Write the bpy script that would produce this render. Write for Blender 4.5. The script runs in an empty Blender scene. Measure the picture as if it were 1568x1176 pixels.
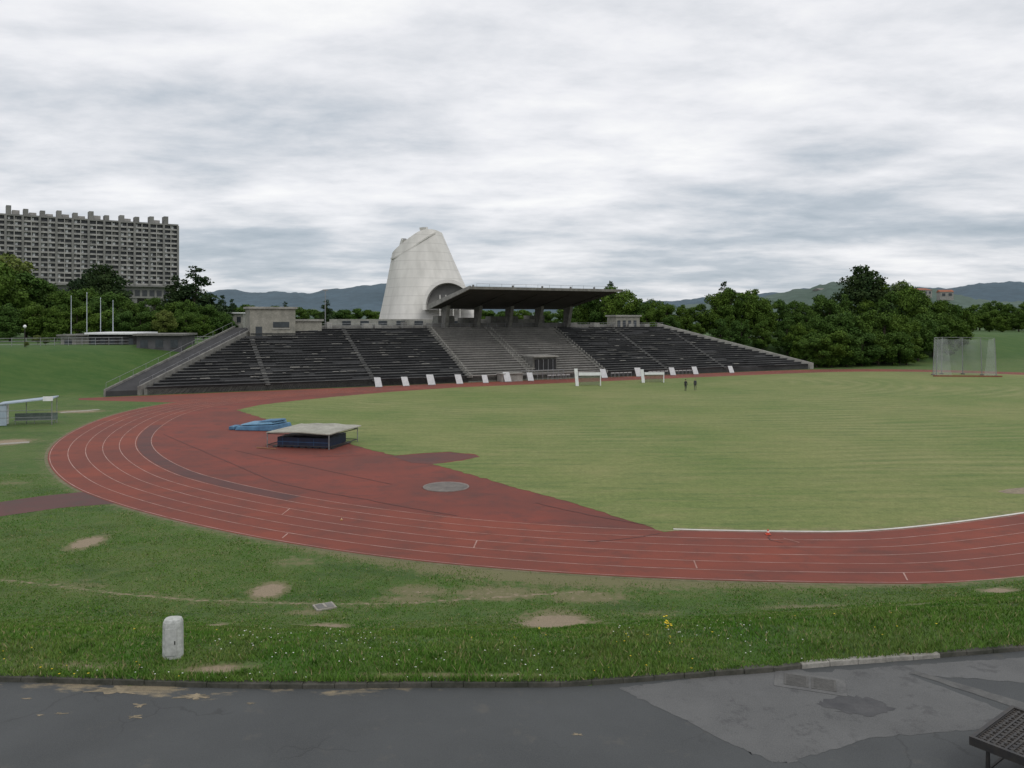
import bpy, bmesh, math, random
import numpy as np
from mathutils import Vector, Matrix, geometry, noise
random.seed(7); rng=np.random.default_rng(7)
H=12.1; F=1220.0; Y0=488.0
scene=bpy.context.scene
scene.view_settings.view_transform='Standard'; scene.view_settings.look='None'; scene.view_settings.exposure=0

# ------------------------------------------------------------------ materials
def nodes_of(name):
    m=bpy.data.materials.new(name); m.use_nodes=True
    nt=m.node_tree; b=nt.nodes['Principled BSDF']; return m,nt,b
def N(nt,t,**k):
    n=nt.nodes.new(t)
    for a,v in k.items(): setattr(n,a,v)
    return n
def noise_n(nt,vec,scale,detail=5,rough=.6,dist=0):
    n=N(nt,'ShaderNodeTexNoise'); n.inputs['Scale'].default_value=scale; n.inputs['Detail'].default_value=detail
    n.inputs['Roughness'].default_value=rough; n.inputs['Distortion'].default_value=dist
    if vec is not None: nt.links.new(vec,n.inputs['Vector'])
    return n.outputs['Fac']
def ramp(nt,fac,lo,hi,a=0.,b=1.):
    n=N(nt,'ShaderNodeMapRange'); n.inputs[1].default_value=lo; n.inputs[2].default_value=hi
    n.inputs[3].default_value=a; n.inputs[4].default_value=b; nt.links.new(fac,n.inputs[0]); return n.outputs[0]
def mixc(nt,fac,a,b,blend='MIX'):
    n=N(nt,'ShaderNodeMix',data_type='RGBA',blend_type=blend)
    for sock,v in ((n.inputs[0],fac),(n.inputs[6],a),(n.inputs[7],b)):
        if isinstance(v,(int,float)): sock.default_value=v
        elif isinstance(v,tuple): sock.default_value=(v[0],v[1],v[2],1)
        else: nt.links.new(v,sock)
    return n.outputs[2]
def mth(nt,op,a,b=None,c=None):
    n=N(nt,'ShaderNodeMath',operation=op)
    for i,v in enumerate((a,b,c)):
        if v is None: continue
        if isinstance(v,(int,float)): n.inputs[i].default_value=v
        else: nt.links.new(v,n.inputs[i])
    return n.outputs[0]
def coords(nt,stretch=(1,1,1),kind='Object',rot=0):
    tc=N(nt,'ShaderNodeTexCoord'); mp=N(nt,'ShaderNodeMapping'); mp.inputs['Scale'].default_value=stretch
    mp.inputs['Rotation'].default_value=(0,0,rot)
    nt.links.new(tc.outputs[kind],mp.inputs['Vector']); return mp.outputs[0]
def bump(nt,b,h,strength=.3,dist=.05):
    n=N(nt,'ShaderNodeBump'); n.inputs['Strength'].default_value=strength; n.inputs['Distance'].default_value=dist
    nt.links.new(h,n.inputs['Height']); nt.links.new(n.outputs[0],b.inputs['Normal'])
def mat(name,c1,c2=None,scale=3,rough=.85,lo=.35,hi=.65,stretch=(1,1,1),metal=0,bmp=0,fine=None):
    m,nt,b=nodes_of(name); b.inputs['Roughness'].default_value=rough; b.inputs['Metallic'].default_value=metal
    if c2 is None: c2=tuple(x*.72 for x in c1)
    v=coords(nt,stretch); f=noise_n(nt,v,scale,6,.65); col=mixc(nt,ramp(nt,f,lo,hi),c1,c2)
    if fine:
        f2=noise_n(nt,v,fine,3,.7); col=mixc(nt,ramp(nt,f2,.3,.7),col,mixc(nt,1.0,col,(.7,.7,.7),'MULTIPLY'))
    nt.links.new(col,b.inputs['Base Color'])
    if bmp: bump(nt,b,f,bmp,.05)
    return m

M_conc=mat('concrete',(.24,.235,.215),(.13,.128,.118),1.2,.9,fine=9)
M_conc_l=mat('concrete_light',(.38,.37,.34),(.24,.235,.215),.8,.9,fine=7)
M_dark=mat('dark_concrete',(.055,.055,.056),(.028,.028,.03),.5,.95,fine=4)
M_seatd=mat('weathered_seating',(.075,.076,.078),(.032,.033,.035),.14,.95,stretch=(1,3,1),fine=1.6)
M_seatl=mat('seating_concrete',(.27,.26,.24),(.165,.16,.15),.2,.95,fine=2.2)
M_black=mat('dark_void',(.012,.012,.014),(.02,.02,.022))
M_white=mat('white_paint',(.78,.79,.80),(.66,.67,.68),2,.6)
M_metal=mat('galvanised_metal',(.3,.31,.32),(.2,.2,.21),4,.5,metal=.4)
M_dmetal=mat('dark_metal',(.03,.03,.032),(.05,.045,.04),5,.55,metal=.3)
M_bark=mat('bark',(.07,.055,.04),(.035,.028,.02),3,.95,stretch=(1,1,.3))
M_blue=mat('blue_vinyl',(.010,.020,.055),(.006,.011,.03),1.5,.6)
M_lblue=mat('light_blue_vinyl',(.075,.19,.31),(.04,.11,.20),1.2,.6)
M_glass=mat('window_dark',(.02,.024,.03),(.05,.06,.07),.6,.3)
M_orange=mat('orange_tile',(.32,.11,.05),(.2,.07,.035),.5)
M_stone=mat('pale_stone',(.42,.40,.35),(.27,.25,.21),3,.9,fine=20)
M_sand=mat('sand_spill',(.33,.27,.18),(.17,.145,.10),4,.95,fine=30)

# ------------------------------------------------------------------ mesh builder
class MB:
    def __init__(s): s.v=[];s.f=[];s.m=[]
    def add(s,vs,fs,mi=0):
        o=len(s.v); s.v+= [tuple(p) for p in vs]
        for f in fs: s.f.append(tuple(i+o for i in f)); s.m.append(mi)
    def box(s,x0,x1,y0,y1,z0,z1,mi=0,M=None):
        vs=[Vector(p) for p in((x0,y0,z0),(x1,y0,z0),(x1,y1,z0),(x0,y1,z0),(x0,y0,z1),(x1,y0,z1),(x1,y1,z1),(x0,y1,z1))]
        if M is not None: vs=[M@p for p in vs]
        s.add(vs,[(0,3,2,1),(4,5,6,7),(0,1,5,4),(1,2,6,5),(2,3,7,6),(3,0,4,7)],mi)
    def hexa(s,b,t,mi=0):
        s.add(list(b)+list(t),[(0,3,2,1),(4,5,6,7),(0,1,5,4),(1,2,6,5),(2,3,7,6),(3,0,4,7)],mi)
    def cyl(s,p0,p1,r0,r1=None,n=10,mi=0,cap=True):
        r1=r0 if r1 is None else r1
        p0=Vector(p0);p1=Vector(p1);d=(p1-p0).normalized(); a=d.orthogonal().normalized(); b=d.cross(a)
        vs=[p0+(a*math.cos(t)+b*math.sin(t))*r0 for t in [2*math.pi*i/n for i in range(n)]]
        vs+=[p1+(a*math.cos(t)+b*math.sin(t))*r1 for t in [2*math.pi*i/n for i in range(n)]]
        fs=[(i,(i+1)%n,n+(i+1)%n,n+i) for i in range(n)]
        if cap: fs+=[tuple(range(n))[::-1],tuple(range(n,2*n))]
        s.add(vs,fs,mi)
    def build(s,name,mats,loc=(0,0,0),rz=0,smooth=False,bevel=0,parent=None):
        me=bpy.data.meshes.new(name); me.from_pydata(s.v,[],s.f)
        for m in mats: me.materials.append(m)
        me.polygons.foreach_set('material_index',s.m)
        if smooth: me.polygons.foreach_set('use_smooth',[True]*len(s.f))
        me.update(); o=bpy.data.objects.new(name,me); scene.collection.objects.link(o)
        o.location=loc; o.rotation_euler=(0,0,rz)
        if parent: o.parent=parent
        if bevel:
            b=o.modifiers.new('bevel','BEVEL'); b.width=bevel; b.segments=2
        return o
def flat_poly(name,pts,z,m):
    tr=geometry.tessellate_polygon([[Vector((p[0],p[1],0)) for p in pts]])
    mb=MB(); vs=[(p[0],p[1],z) for p in pts]; fs=[]
    for t in tr:
        a,b,c=[Vector(vs[i]) for i in t]
        if (b-a).cross(c-a).z<0: t=(t[0],t[2],t[1])
        fs.append(tuple(t))
    mb.add(vs,fs); return mb.build(name,[m])

# ------------------------------------------------------------------ site survey: stand frame, road edge, terrain
S0=(-58.3,126.2); DD=(.893,.450); NN=(-.450,.893); SROT=math.atan2(.45,.893)
def P(s,t): return (S0[0]+DD[0]*s+NN[0]*t, S0[1]+DD[1]*s+NN[1]*t)
def along(u,t):
    r=(u-784)/F; x0,y0=P(0,t); s=(r*y0-x0)/(DD[0]-r*DD[1]); return P(s,t)
def sst(x): x=np.clip(x,0,1); return x*x*(3-2*x)
RX=np.array([-60,-13,-6.4,1.4,6.6,8.1,11,14.3,20,40,60]); RY=np.array([20.9,20.4,20.0,20.1,20.9,21.25,21.7,22.3,23.6,29,35])
def road_edge(x): return np.interp(x,RX,RY)
def hgt(x,y):
    x=np.asarray(x,float); y=np.asarray(y,float)
    e=road_edge(x)
    near=3.0*sst((e+13.3-y)/12.6)
    near=np.where(y<e,2.80,near)
    t=(x-S0[0])*NN[0]+(y-S0[1])*NN[1]
    bank=7.2*sst((t-2)/24)
    return np.maximum(near,bank)
def site(u,v,z=0.0):
    D=(H-z)*F/(v-Y0); return ((u-784)*D/F, D)
def gpt(u,v):
    z=0.0
    for _ in range(40):
        x,y=site(u,v,z); z=.5*z+.5*float(hgt(x,y))
    return x,y,z

# ------------------------------------------------------------------ track geometry
ctrl=[(23.8,37.0),(15.4,36.4),(6.6,37.1),(-.5,38.5),(-6.8,40.5),(-13.8,43.8),(-20.7,48.1),(-26.6,52.6),(-32.5,58.2),(-39.2,67.2),(-44.3,77),(-48,88.4),(-50.3,101),(-49.5,113),(-44.5,124),(-38,132.5),
 (-27,140.8),(-4.3,152.5),(22.4,166),(49.2,179.5),(68.9,188.6),(85,191),(100,188),(116,178),(133,156),(138,128),(124,100),(95,75),(62,55),(40,43.5)]
def catmull(c,n=16):
    out=[];k=len(c)
    for i in range(k):
        p0,p1,p2,p3=[np.array(c[(i+j-1)%k],float) for j in range(4)]
        for q in range(n):
            t=q/n; out.append(.5*((2*p1)+(-p0+p2)*t+(2*p0-5*p1+4*p2-p3)*t*t+(-p0+3*p1-3*p2+p3)*t**3))
    return np.array(out)
path=catmull(ctrl)
for _ in range(40): path=(np.roll(path,1,0)+path*2+np.roll(path,-1,0))/4
tan=np.roll(path,-1,0)-np.roll(path,1,0); tan/=np.linalg.norm(tan,axis=1)[:,None]
nin=np.stack([tan[:,1],-tan[:,0]],1)
for _ in range(20): nin=(np.roll(nin,1,0)+nin*2+np.roll(nin,-1,0))/4
nin/=np.linalg.norm(nin,axis=1)[:,None]
def off(d): return path+nin*d
TW=8.7
def strip(name,a,b,z,m,i0=0,i1=None,raised=0):
    A=off(a);B=off(b);n=len(A); i1=n if i1 is None else i1
    idx=[i%n for i in range(i0,i1+1)]; mb=MB(); vs=[]
    for i in idx: vs+=[(A[i][0],A[i][1],z),(B[i][0],B[i][1],z)]
    k=len(idx); fs=[(2*j,2*j+2,2*j+3,2*j+1) for j in range(k-1)]
    if raised:
        vs2=[(p[0],p[1],.0) for p in vs]; mb.add(vs+vs2,fs+[(2*j,2*j+2*k,2*j+2+2*k,2*j+2) for j in range(k-1)]+[(2*j+1,2*j+3,2*j+3+2*k,2*j+1+2*k) for j in range(k-1)])
    else: mb.add(vs,fs)
    return mb.build(name,[m])
def pip(px,py,poly):
    ins=np.zeros(px.shape,bool); n=len(poly); j=n-1
    for i in range(n):
        xi,yi=poly[i]; xj,yj=poly[j]
        if yi!=yj:
            c=((yi>py)!=(yj>py))&(px<(xj-xi)*(py-yi)/(yj-yi)+xi); ins^=c
        j=i
    return ins

def red_mat(name,c1,c2,dark):
    m,nt,b=nodes_of(name); b.inputs['Roughness'].default_value=.85
    v=coords(nt); f=noise_n(nt,v,.12,6,.6); col=mixc(nt,ramp(nt,f,.38,.62),c1,c2)
    f2=noise_n(nt,v,.5,6,.7); col=mixc(nt,ramp(nt,f2,.50,.74,0,.85),col,dark)
    f4=noise_n(nt,coords(nt,(.22,1,1),rot=.3),.6,6,.7,.6); col=mixc(nt,ramp(nt,f4,.53,.72,0,.65),col,dark)
    f3=noise_n(nt,v,22,3,.7); col=mixc(nt,ramp(nt,f3,.3,.7,0,.45),col,mixc(nt,1.,col,(.55,.55,.55),'MULTIPLY'))
    nt.links.new(col,b.inputs['Base Color']); return m
M_track=red_mat('track_surface',(.225,.045,.022),(.165,.037,.022),(.10,.031,.021))
M_redin=red_mat('infield_red_surface',(.205,.038,.021),(.140,.032,.020),(.080,.028,.022))
M_dlane=red_mat('worn_lane',(.125,.038,.030),(.095,.034,.030),(.065,.032,.03))
M_line=mat('lane_line',(.48,.33,.29),(.24,.10,.075),.7,.8,lo=.3,hi=.7)
M_kerbw=mat('white_kerb',(.72,.70,.68),(.5,.48,.45),.8,.7)

strip('running_track',0,TW,.014,M_track)
inner=off(TW)
flat_poly('infield_red_area',[tuple(p) for p in inner],.010,M_redin)
strip('worn_inner_lane_pavement',TW-1.42,TW-.1,.018,M_dlane,92,176)
mbl=MB()
def add_line(mb,a,w,z,i0=0,i1=None):
    A=off(a-w/2);B=off(a+w/2);n=len(A);i1=n if i1 is None else i1; vs=[];idx=[i%n for i in range(i0,i1+1)]
    for i in idx: vs+=[(A[i][0],A[i][1],z),(B[i][0],B[i][1],z)]
    mb.add(vs,[(2*j,2*j+2,2*j+3,2*j+1) for j in range(len(idx)-1)])
for k in range(7): add_line(mbl,.15+k*1.40,.058,.023)
for i,k0,k1,sl in ((28,1.1,2,0),(54,2,3,.3),(10,0.2,1,-.4),(86,3,4,.8),(472,0.4,1.2,-.3),(16,4.6,5.2,.6),(78,.3,.9,.4)):
    a=off(.15+k0*1.4)[i%len(path)]; b=off(.15+k1*1.4)[i%len(path)]+tan[i%len(path)]*sl
    d=(b-a)/np.linalg.norm(b-a); p=np.array([-d[1],d[0]])*.035
    mbl.add([(*(a+p),.027),(*(a-p),.027),(*(b-p),.027),(*(b+p),.027)],[(0,1,2,3)])
mbl.build('track_lane_markings',[M_line])
mbs=MB()
for (pa,pb) in (((250,665),(420,738)),((330,650),(372,650)),((420,738),(560,765)),((560,765),(700,790)),((480,700),(560,697)),((360,690),(600,742)),((820,770),(1000,806)),((900,830),(1010,817)),((1180,820),(1200,832))):
    A=np.array(site(*pa));B=np.array(site(*pb)); n_=14; d=(B-A)/np.linalg.norm(B-A); nrm=np.array([-d[1],d[0]])
    bow=rng.normal(0,.25); pts_=[A+(B-A)*k/n_+nrm*(bow*math.sin(math.pi*k/n_)+rng.normal(0,.03)) for k in range(n_+1)]
    vs=[]
    for p in pts_: vs+=[(*(p+nrm*.035),.0265),(*(p-nrm*.035),.0265)]
    mbs.add(vs,[(2*j,2*j+1,2*j+3,2*j+2) for j in range(n_)])
mbs.build('surface_joints_pavement',[mat('joint_tar',(.06,.03,.028),(.10,.035,.03),1)])

bpx=[(1017,815),(975,801),(930,787),(870,768),(780,745),(725,728),(690,718),(662,711),(690,708),(735,700),(728,696),(690,692),(650,694),(605,698),(575,691),(545,683),(510,670),(480,660),(440,650),(410,643),(385,635),(362,628),(400,620),(450,614),(520,607),(600,600)]
bw0=[np.array(site(u,v)) for u,v in bpx]; bw=[]
for a_,b_ in zip(bw0[:-1],bw0[1:]):
    L_=np.linalg.norm(b_-a_); k_=max(2,int(L_/.5)) if L_<20 else max(2,int(L_/1.5))
    for q in range(k_): bw.append(tuple(a_+(b_-a_)*q/k_+(rng.normal(0,.08,2) if q else 0)))
bw.append(tuple(bw0[-1]))
def nearest(poly,p): return int(np.argmin(((poly-np.array(p))**2).sum(1)))
iA=nearest(inner,(-9,140)); iB=nearest(inner,(9.2,45.4))
nn=len(inner); seq=[]; i=iA
while i!=iB: seq.append(tuple(inner[i])); i=(i+1)%nn
field=bw+seq
m,nt,b=nodes_of('field_grass'); b.inputs['Roughness'].default_value=.95
v=coords(nt)
f=noise_n(nt,v,.045,7,.65); col=mixc(nt,ramp(nt,f,.38,.62),(.120,.168,.038),(.195,.208,.072))
tc=N(nt,'ShaderNodeTexCoord'); mp=N(nt,'ShaderNodeMapping'); mp.inputs['Location'].default_value=(-20,-150,0); nt.links.new(tc.outputs['Object'],mp.inputs['Vector'])
mp2=N(nt,'ShaderNodeMapping'); mp2.inputs['Scale'].default_value=(.55,1,1); nt.links.new(mp.outputs[0],mp2.inputs['Vector'])
wv=N(nt,'ShaderNodeTexWave',wave_type='RINGS',rings_direction='Z'); wv.inputs['Scale'].default_value=.15; wv.inputs['Distortion'].default_value=22; wv.inputs['Detail'].default_value=6; wv.inputs['Detail Scale'].default_value=.16; wv.inputs['Detail Roughness'].default_value=.6
nt.links.new(mp2.outputs[0],wv.inputs['Vector'])
msk=ramp(nt,noise_n(nt,v,.035,3),.45,.62,.03,.42)
col=mixc(nt,mth(nt,'MULTIPLY',ramp(nt,wv.outputs['Fac'],.6,.98),msk),col,(.26,.25,.12))
col=mixc(nt,mth(nt,'MULTIPLY',ramp(nt,wv.outputs['Fac'],.4,.05),msk),col,(.085,.14,.034))
f=noise_n(nt,coords(nt,(.16,1,1),rot=.12),.8,7,.78); col=mixc(nt,ramp(nt,f,.50,.66,0,.7),col,(.075,.125,.028))
f=noise_n(nt,coords(nt,(.2,1,1),rot=-.1),.5,7,.78); col=mixc(nt,ramp(nt,f,.52,.68,0,.6),col,(.25,.225,.10))
f=noise_n(nt,v,1.8,5,.85); col=mixc(nt,ramp(nt,f,.38,.66,0,.75),col,mixc(nt,1.,col,(.55,.62,.48),'MULTIPLY'))
f=noise_n(nt,v,7,3,.8); col=mixc(nt,ramp(nt,f,.35,.7,0,.6),col,mixc(nt,1.,col,(.55,.60,.5),'MULTIPLY'))
nt.links.new(mixc(nt,1.,col,(1.22,1.2,1.2),'MULTIPLY'),b.inputs['Base Color']); bump(nt,b,f,.6,.06); M_field=m
flat_poly('field_grass',field,.022,M_field)
strip('inner_track_kerb',TW+.02,TW+.16,.06,M_kerbw,380,iB+nn,raised=1)
m,nt,b=nodes_of('dry_field_grass'); b.inputs['Roughness'].default_value=.95; v=coords(nt)
col=mixc(nt,ramp(nt,noise_n(nt,v,1.2,7,.75),.36,.62),(.27,.235,.11),(.13,.17,.045)); f=noise_n(nt,v,8,4,.8); col=mixc(nt,ramp(nt,f,.35,.7,0,.8),col,mixc(nt,1.,col,(.45,.5,.4),'MULTIPLY'))
nt.links.new(col,b.inputs['Base Color']); M_dryf=m
A1=off(TW+.165); mb=MB(); vs=[]; idx=[q%nn for q in range(400,iB+nn+1)]
for q in idx:
    w_=.35+.9*abs(noise.noise(Vector((A1[q][0]*.5,A1[q][1]*.5,0))))
    p=A1[q]; p2=p+nin[q]*w_; vs+=[(p[0],p[1],.027),(p2[0],p2[1],.027)]
mb.add(vs,[(2*j,2*j+2,2*j+3,2*j+1) for j in range(len(idx)-1)]); mb.build('dry_grass_verge',[M_dryf])
flat_poly('worn_runup_pavement',[site(u,v) for u,v in ((600,699),(640,696),(690,693),(727,697),(733,700),(690,707),(665,711),(630,709))],.018,M_dlane)
flat_poly('sprint_chute_pavement',[P(-9,-1),P(-9,-4),P(3,-14),P(20,-13),P(30,-8),P(30,-.9)],.006,M_track)
flat_poly('side_path_red',[gpt(u,v)[:2] for u,v in ((-60,803),(0,791),(90,778),(178,771),(150,757),(130,753),(60,760),(0,769),(-60,777))],.008,red_mat('side_path_surface',(.12,.045,.04),(.09,.04,.036),(.07,.05,.04)))
M_soil=mat('edge_soil',(.20,.17,.10),(.10,.11,.04),1.5,.95,fine=14)
strip('track_edge_soil',-.25,-.0,.005,M_soil)

# ------------------------------------------------------------------ ground
def seg(a,b,st): return list(np.arange(a,b,st))
xs=[-6000,-4000,-2500,-1500,-900,-600,-420]+seg(-320,-120,8)+seg(-120,-30,1.2)+seg(-30,34,.25)+seg(34,150,2)+seg(150,400,8)+[450,600,900,1500,2500,4000,6000]
ys=[-600,-200,-60,-20,0,8,13]+seg(14,42,.2)+seg(42,112,.7)+seg(112,290,2.5)+[300,330,380,450,600,900,1500,2500,4000,6500]
xs=np.array(xs);ys=np.array(ys); GX,GY=np.meshgrid(xs,ys); Z=hgt(GX,GY)
loopin=pip(GX.ravel(),GY.ravel(),[tuple(p) for p in off(-.4)[::2]]).reshape(GX.shape)
bumpy=np.zeros_like(Z); sm=(GY>14)&(GY<42)&(np.abs(GX)<34)&(~loopin)&(GY>road_edge(GX)+.2)
for (j,i) in zip(*np.where(sm)):
    bumpy[j,i]=.10*noise.noise(Vector((GX[j,i]*.6,GY[j,i]*.6,0)))+.05*noise.noise(Vector((GX[j,i]*2,GY[j,i]*2,3)))
fade=np.clip((road_edge(GX)+12.6-GY)/2.5,0,1)*np.clip((GY-road_edge(GX)-.2)/.6,0,1)
Z=Z+bumpy*fade
dirt=np.zeros_like(Z); dry=np.zeros_like(Z)
patches=[(852,955,50,24,1.15),(133,831,20,8,.95),(411,904,24,9,1.0),(497,957,32,8,.9),(330,956,14,10,.75),(14,677,30,4,.85),(640,905,60,9,.6),(760,908,95,11,.62),(900,914,80,10,.6),(470,938,40,6,.55),(1530,903,26,6,.8),(330,1022,50,6,.75),(620,918,60,6,.6),(20,740,30,3,.5),(120,630,36,2.0,.7),(130,1018,90,7,.55),(700,1034,200,4,.6),(1240,928,90,7,.5),(450,860,60,8,.4),(1420,925,60,6,.4),(120,895,70,9,.35),(1000,940,60,8,.35)]
pworld=[]
for (u,v,ru,rv,st) in patches:
    x,y,z=gpt(u,v); rx=ru*y/F; ry=y*rv/(v-Y0)*1.2; pworld.append((x,y,rx,ry,st))
    q=np.sqrt(((GX-x)/rx)**2+((GY-y)/ry)**2); k_=np.clip(1.4-q,0,1)
    if st>.64: dirt=np.maximum(dirt,st*k_); dry=np.maximum(dry,st*np.clip(1.9-q,0,1))
    else: dry=np.maximum(dry,1.5*st*k_); dirt=np.maximum(dirt,.55*st*k_)
pl=[gpt(u,v)[:2] for u,v in ((-40,885),(60,893),(180,909),(300,919),(420,923),(520,925),(620,924),(760,915),(900,905))]
def dpl(X,Y,pl):
    d=np.full(X.shape,1e9)
    for (x0,y0),(x1,y1) in zip(pl[:-1],pl[1:]):
        L2=(x1-x0)**2+(y1-y0)**2; tt=np.clip(((X-x0)*(x1-x0)+(Y-y0)*(y1-y0))/L2,0,1)
        d=np.minimum(d,np.hypot(X-x0-tt*(x1-x0),Y-y0-tt*(y1-y0)))
    return d
reg=(GY<120)&(np.abs(GX)<80)
dp=np.full(Z.shape,99.); dp[reg]=dpl(GX[reg],GY[reg],pl)
dirt=np.maximum(dirt,.5*np.clip(1.3-dp/.2,0,1))
outl=[tuple(p) for p in path[::4]]
do=np.full(Z.shape,99.); do[reg]=dpl(GX[reg],GY[reg],outl+outl[:1])
edge=np.exp(-(do/1.0)**2)
wgt=np.exp(-((GX-1)/9)**2)
dry=np.maximum(dry,np.clip(edge*(.6+.6*wgt)+.85*np.exp(-(do/2.8)**2)*wgt,0,1))
dry=np.maximum(dry,.45*np.clip(1.3-dp/.9,0,1))
Z=Z-.06*np.clip(dirt,0,1)*fade
ny,nx=GX.shape
me=bpy.data.meshes.new('ground'); vs=np.stack([GX,GY,Z],2).reshape(-1,3)
ii=np.arange(ny*nx).reshape(ny,nx); fc=np.stack([ii[:-1,:-1],ii[:-1,1:],ii[1:,1:],ii[1:,:-1]],2).reshape(-1,4)
def np_mesh(me,vs,fc):
    k=fc.shape[1]
    me.vertices.add(len(vs)); me.vertices.foreach_set('co',vs.astype(np.float32).ravel())
    me.loops.add(fc.size); me.loops.foreach_set('vertex_index',fc.astype(np.int32).ravel())
    me.polygons.add(len(fc)); me.polygons.foreach_set('loop_start',np.arange(0,fc.size,k,dtype=np.int32)); me.update(calc_edges=True)
np_mesh(me,vs,fc)
for nm,arr in (('dirt',dirt),('dry',dry)):
    a=me.attributes.new(nm,'FLOAT','POINT'); a.data.foreach_set('value',arr.astype(np.float32).ravel())
me.polygons.foreach_set('use_smooth',[True]*len(fc))
ground=bpy.data.objects.new('ground',me); scene.collection.objects.link(ground)
m,nt,b=nodes_of('ground_grass'); b.inputs['Roughness'].default_value=.95; v=coords(nt)
f1=noise_n(nt,v,.09,6,.6); col=mixc(nt,ramp(nt,f1,.38,.62),(.060,.130,.014),(.092,.150,.026))
f2=noise_n(nt,v,.9,6,.7); col=mixc(nt,ramp(nt,f2,.46,.66,0,.75),col,(.135,.155,.048))
f5=noise_n(nt,coords(nt,(.5,1,1)),.35,6,.7,.5); col=mixc(nt,ramp(nt,f5,.5,.66,0,.7),col,(.036,.085,.012))
# embankment: lusher, darker sward
tcb=N(nt,'ShaderNodeTexCoord'); spb=N(nt,'ShaderNodeSeparateXYZ'); nt.links.new(tcb.outputs['Object'],spb.inputs[0])
bk=mth(nt,'MULTIPLY',ramp(nt,spb.outputs[2],.05,.6),ramp(nt,spb.outputs[1],70,80))
fb=noise_n(nt,coords(nt,(.35,1,1)),.5,7,.75)
col=mixc(nt,bk,col,mixc(nt,ramp(nt,fb,.36,.62),(.034,.098,.010),(.068,.125,.022)))
f3=noise_n(nt,v,14,4,.8)
ad=N(nt,'ShaderNodeAttribute',attribute_name='dry'); ai=N(nt,'ShaderNodeAttribute',attribute_name='dirt')
fm=noise_n(nt,v,2.2,6,.75)
dryf=ramp(nt,mth(nt,'ADD',ad.outputs['Fac'],mth(nt,'MULTIPLY',mth(nt,'SUBTRACT',fm,.5),2.2)),.35,.75,0,.85)
col=mixc(nt,dryf,col,(.205,.18,.09))
col=mixc(nt,ramp(nt,f3,.35,.68,0,.8),col,mixc(nt,1.,col,(.42,.48,.4),'MULTIPLY'))
dirf=ramp(nt,mth(nt,'ADD',ai.outputs['Fac'],mth(nt,'MULTIPLY',mth(nt,'SUBTRACT',noise_n(nt,v,3.5,6,.75),.5),1.7)),.38,.56)
col=mixc(nt,dirf,col,mixc(nt,ramp(nt,f3,.35,.65),(.33,.26,.175),(.19,.15,.10)))
nt.links.new(col,b.inputs['Base Color']); bump(nt,b,f3,.7,.07); me.materials.append(m)

# ------------------------------------------------------------------ foreground grass blades
def vnoise(x,y,s,seed=0):
    x=x*s+seed*17.3; y=y*s+seed*9.1; xi=np.floor(x);yi=np.floor(y);fx=x-xi;fy=y-yi
    h=lambda a,b:np.mod(np.sin(a*127.1+b*311.7)*43758.5453,1)
    fx=fx*fx*(3-2*fx);fy=fy*fy*(3-2*fy)
    return (h(xi,yi)*(1-fx)+h(xi+1,yi)*fx)*(1-fy)+(h(xi,yi+1)*(1-fx)+h(xi+1,yi+1)*fx)*fy
NB=540000
by=20+ (rng.random(NB)**1.35)*42; bx=(rng.random(NB)*2-1)*.70*by
keep=(by>road_edge(bx)-.08)&(~pip(bx,by,[tuple(p) for p in off(-.12)[::2]]))&((by<43)|(bx<0))
bx=bx[keep];by=by[keep]
dm=np.zeros(len(bx)); jit=(vnoise(bx,by,3.1,2)-.5)*.7+(vnoise(bx,by,7.3,4)-.5)*.4
for x,y,rx,ry,st in pworld:
    q=np.sqrt(((bx-x)/rx)**2+((by-y)/ry)**2)+jit
    dm=np.maximum(dm,(2.6 if st>.64 else st*1.25)*np.clip(1.35-q,0,1))
dm=np.maximum(dm,np.clip(1.2-dpl(bx,by,pl)/.18,0,1)*.75)
dob=dpl(bx,by,outl+outl[:1]); dm=np.maximum(dm,np.exp(-(dob/.8)**2)*.8)
dm=np.maximum(dm,np.exp(-(dob/2.4)**2)*np.exp(-((bx-1)/8)**2)*.75)
keep=rng.random(len(bx))>dm*1.05+ (vnoise(bx,by,1.1)*.5)+(vnoise(bx,by,.3,6)*.4)-.2
spx=[gpt(u,v)[:2] for u,v in ((-60,803),(0,791),(90,778),(178,771),(150,757),(130,753),(60,760),(0,769),(-60,777))]
keep&=~pip(bx,by,spx)
bx=bx[keep];by=by[keep];n=len(bx)
bi=np.clip(np.searchsorted(xs,bx)-1,0,nx-2); bj=np.clip(np.searchsorted(ys,by)-1,0,ny-2)
tx=(bx-xs[bi])/(xs[bi+1]-xs[bi]); ty=(by-ys[bj])/(ys[bj+1]-ys[bj])
bz=(Z[bj,bi]*(1-tx)+Z[bj,bi+1]*tx)*(1-ty)+(Z[bj+1,bi]*(1-tx)+Z[bj+1,bi+1]*tx)*ty
bz=np.where(by<road_edge(bx)+.12,3.0,bz)
nearE=np.clip(1-(by-road_edge(bx))/8,0,1)
clump=vnoise(bx,by,.8,3)
hh=(.03+.085*rng.random(n)*(.2+1.2*clump))*(.7+.9*nearE)
a=rng.random(n)*2*np.pi; w=(.008+.011*rng.random(n))*(1+.9*(1-nearE)); lean=rng.normal(0,.5,(n,2))*hh[:,None]
dx=np.cos(a)*w;dy=np.sin(a)*w
V=np.empty((n,3,3)); V[:,0]=np.stack([bx-dx,by-dy,bz-.01],1);V[:,1]=np.stack([bx+dx,by+dy,bz-.01],1);V[:,2]=np.stack([bx+lean[:,0],by+lean[:,1],bz+hh],1)
me=bpy.data.meshes.new('grass'); np_mesh(me,V.reshape(-1,3),np.arange(3*n).reshape(n,3))
a_=me.attributes.new('tone','FLOAT','POINT'); a_.data.foreach_set('value',np.repeat(rng.random(n),3).astype(np.float32))
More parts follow.
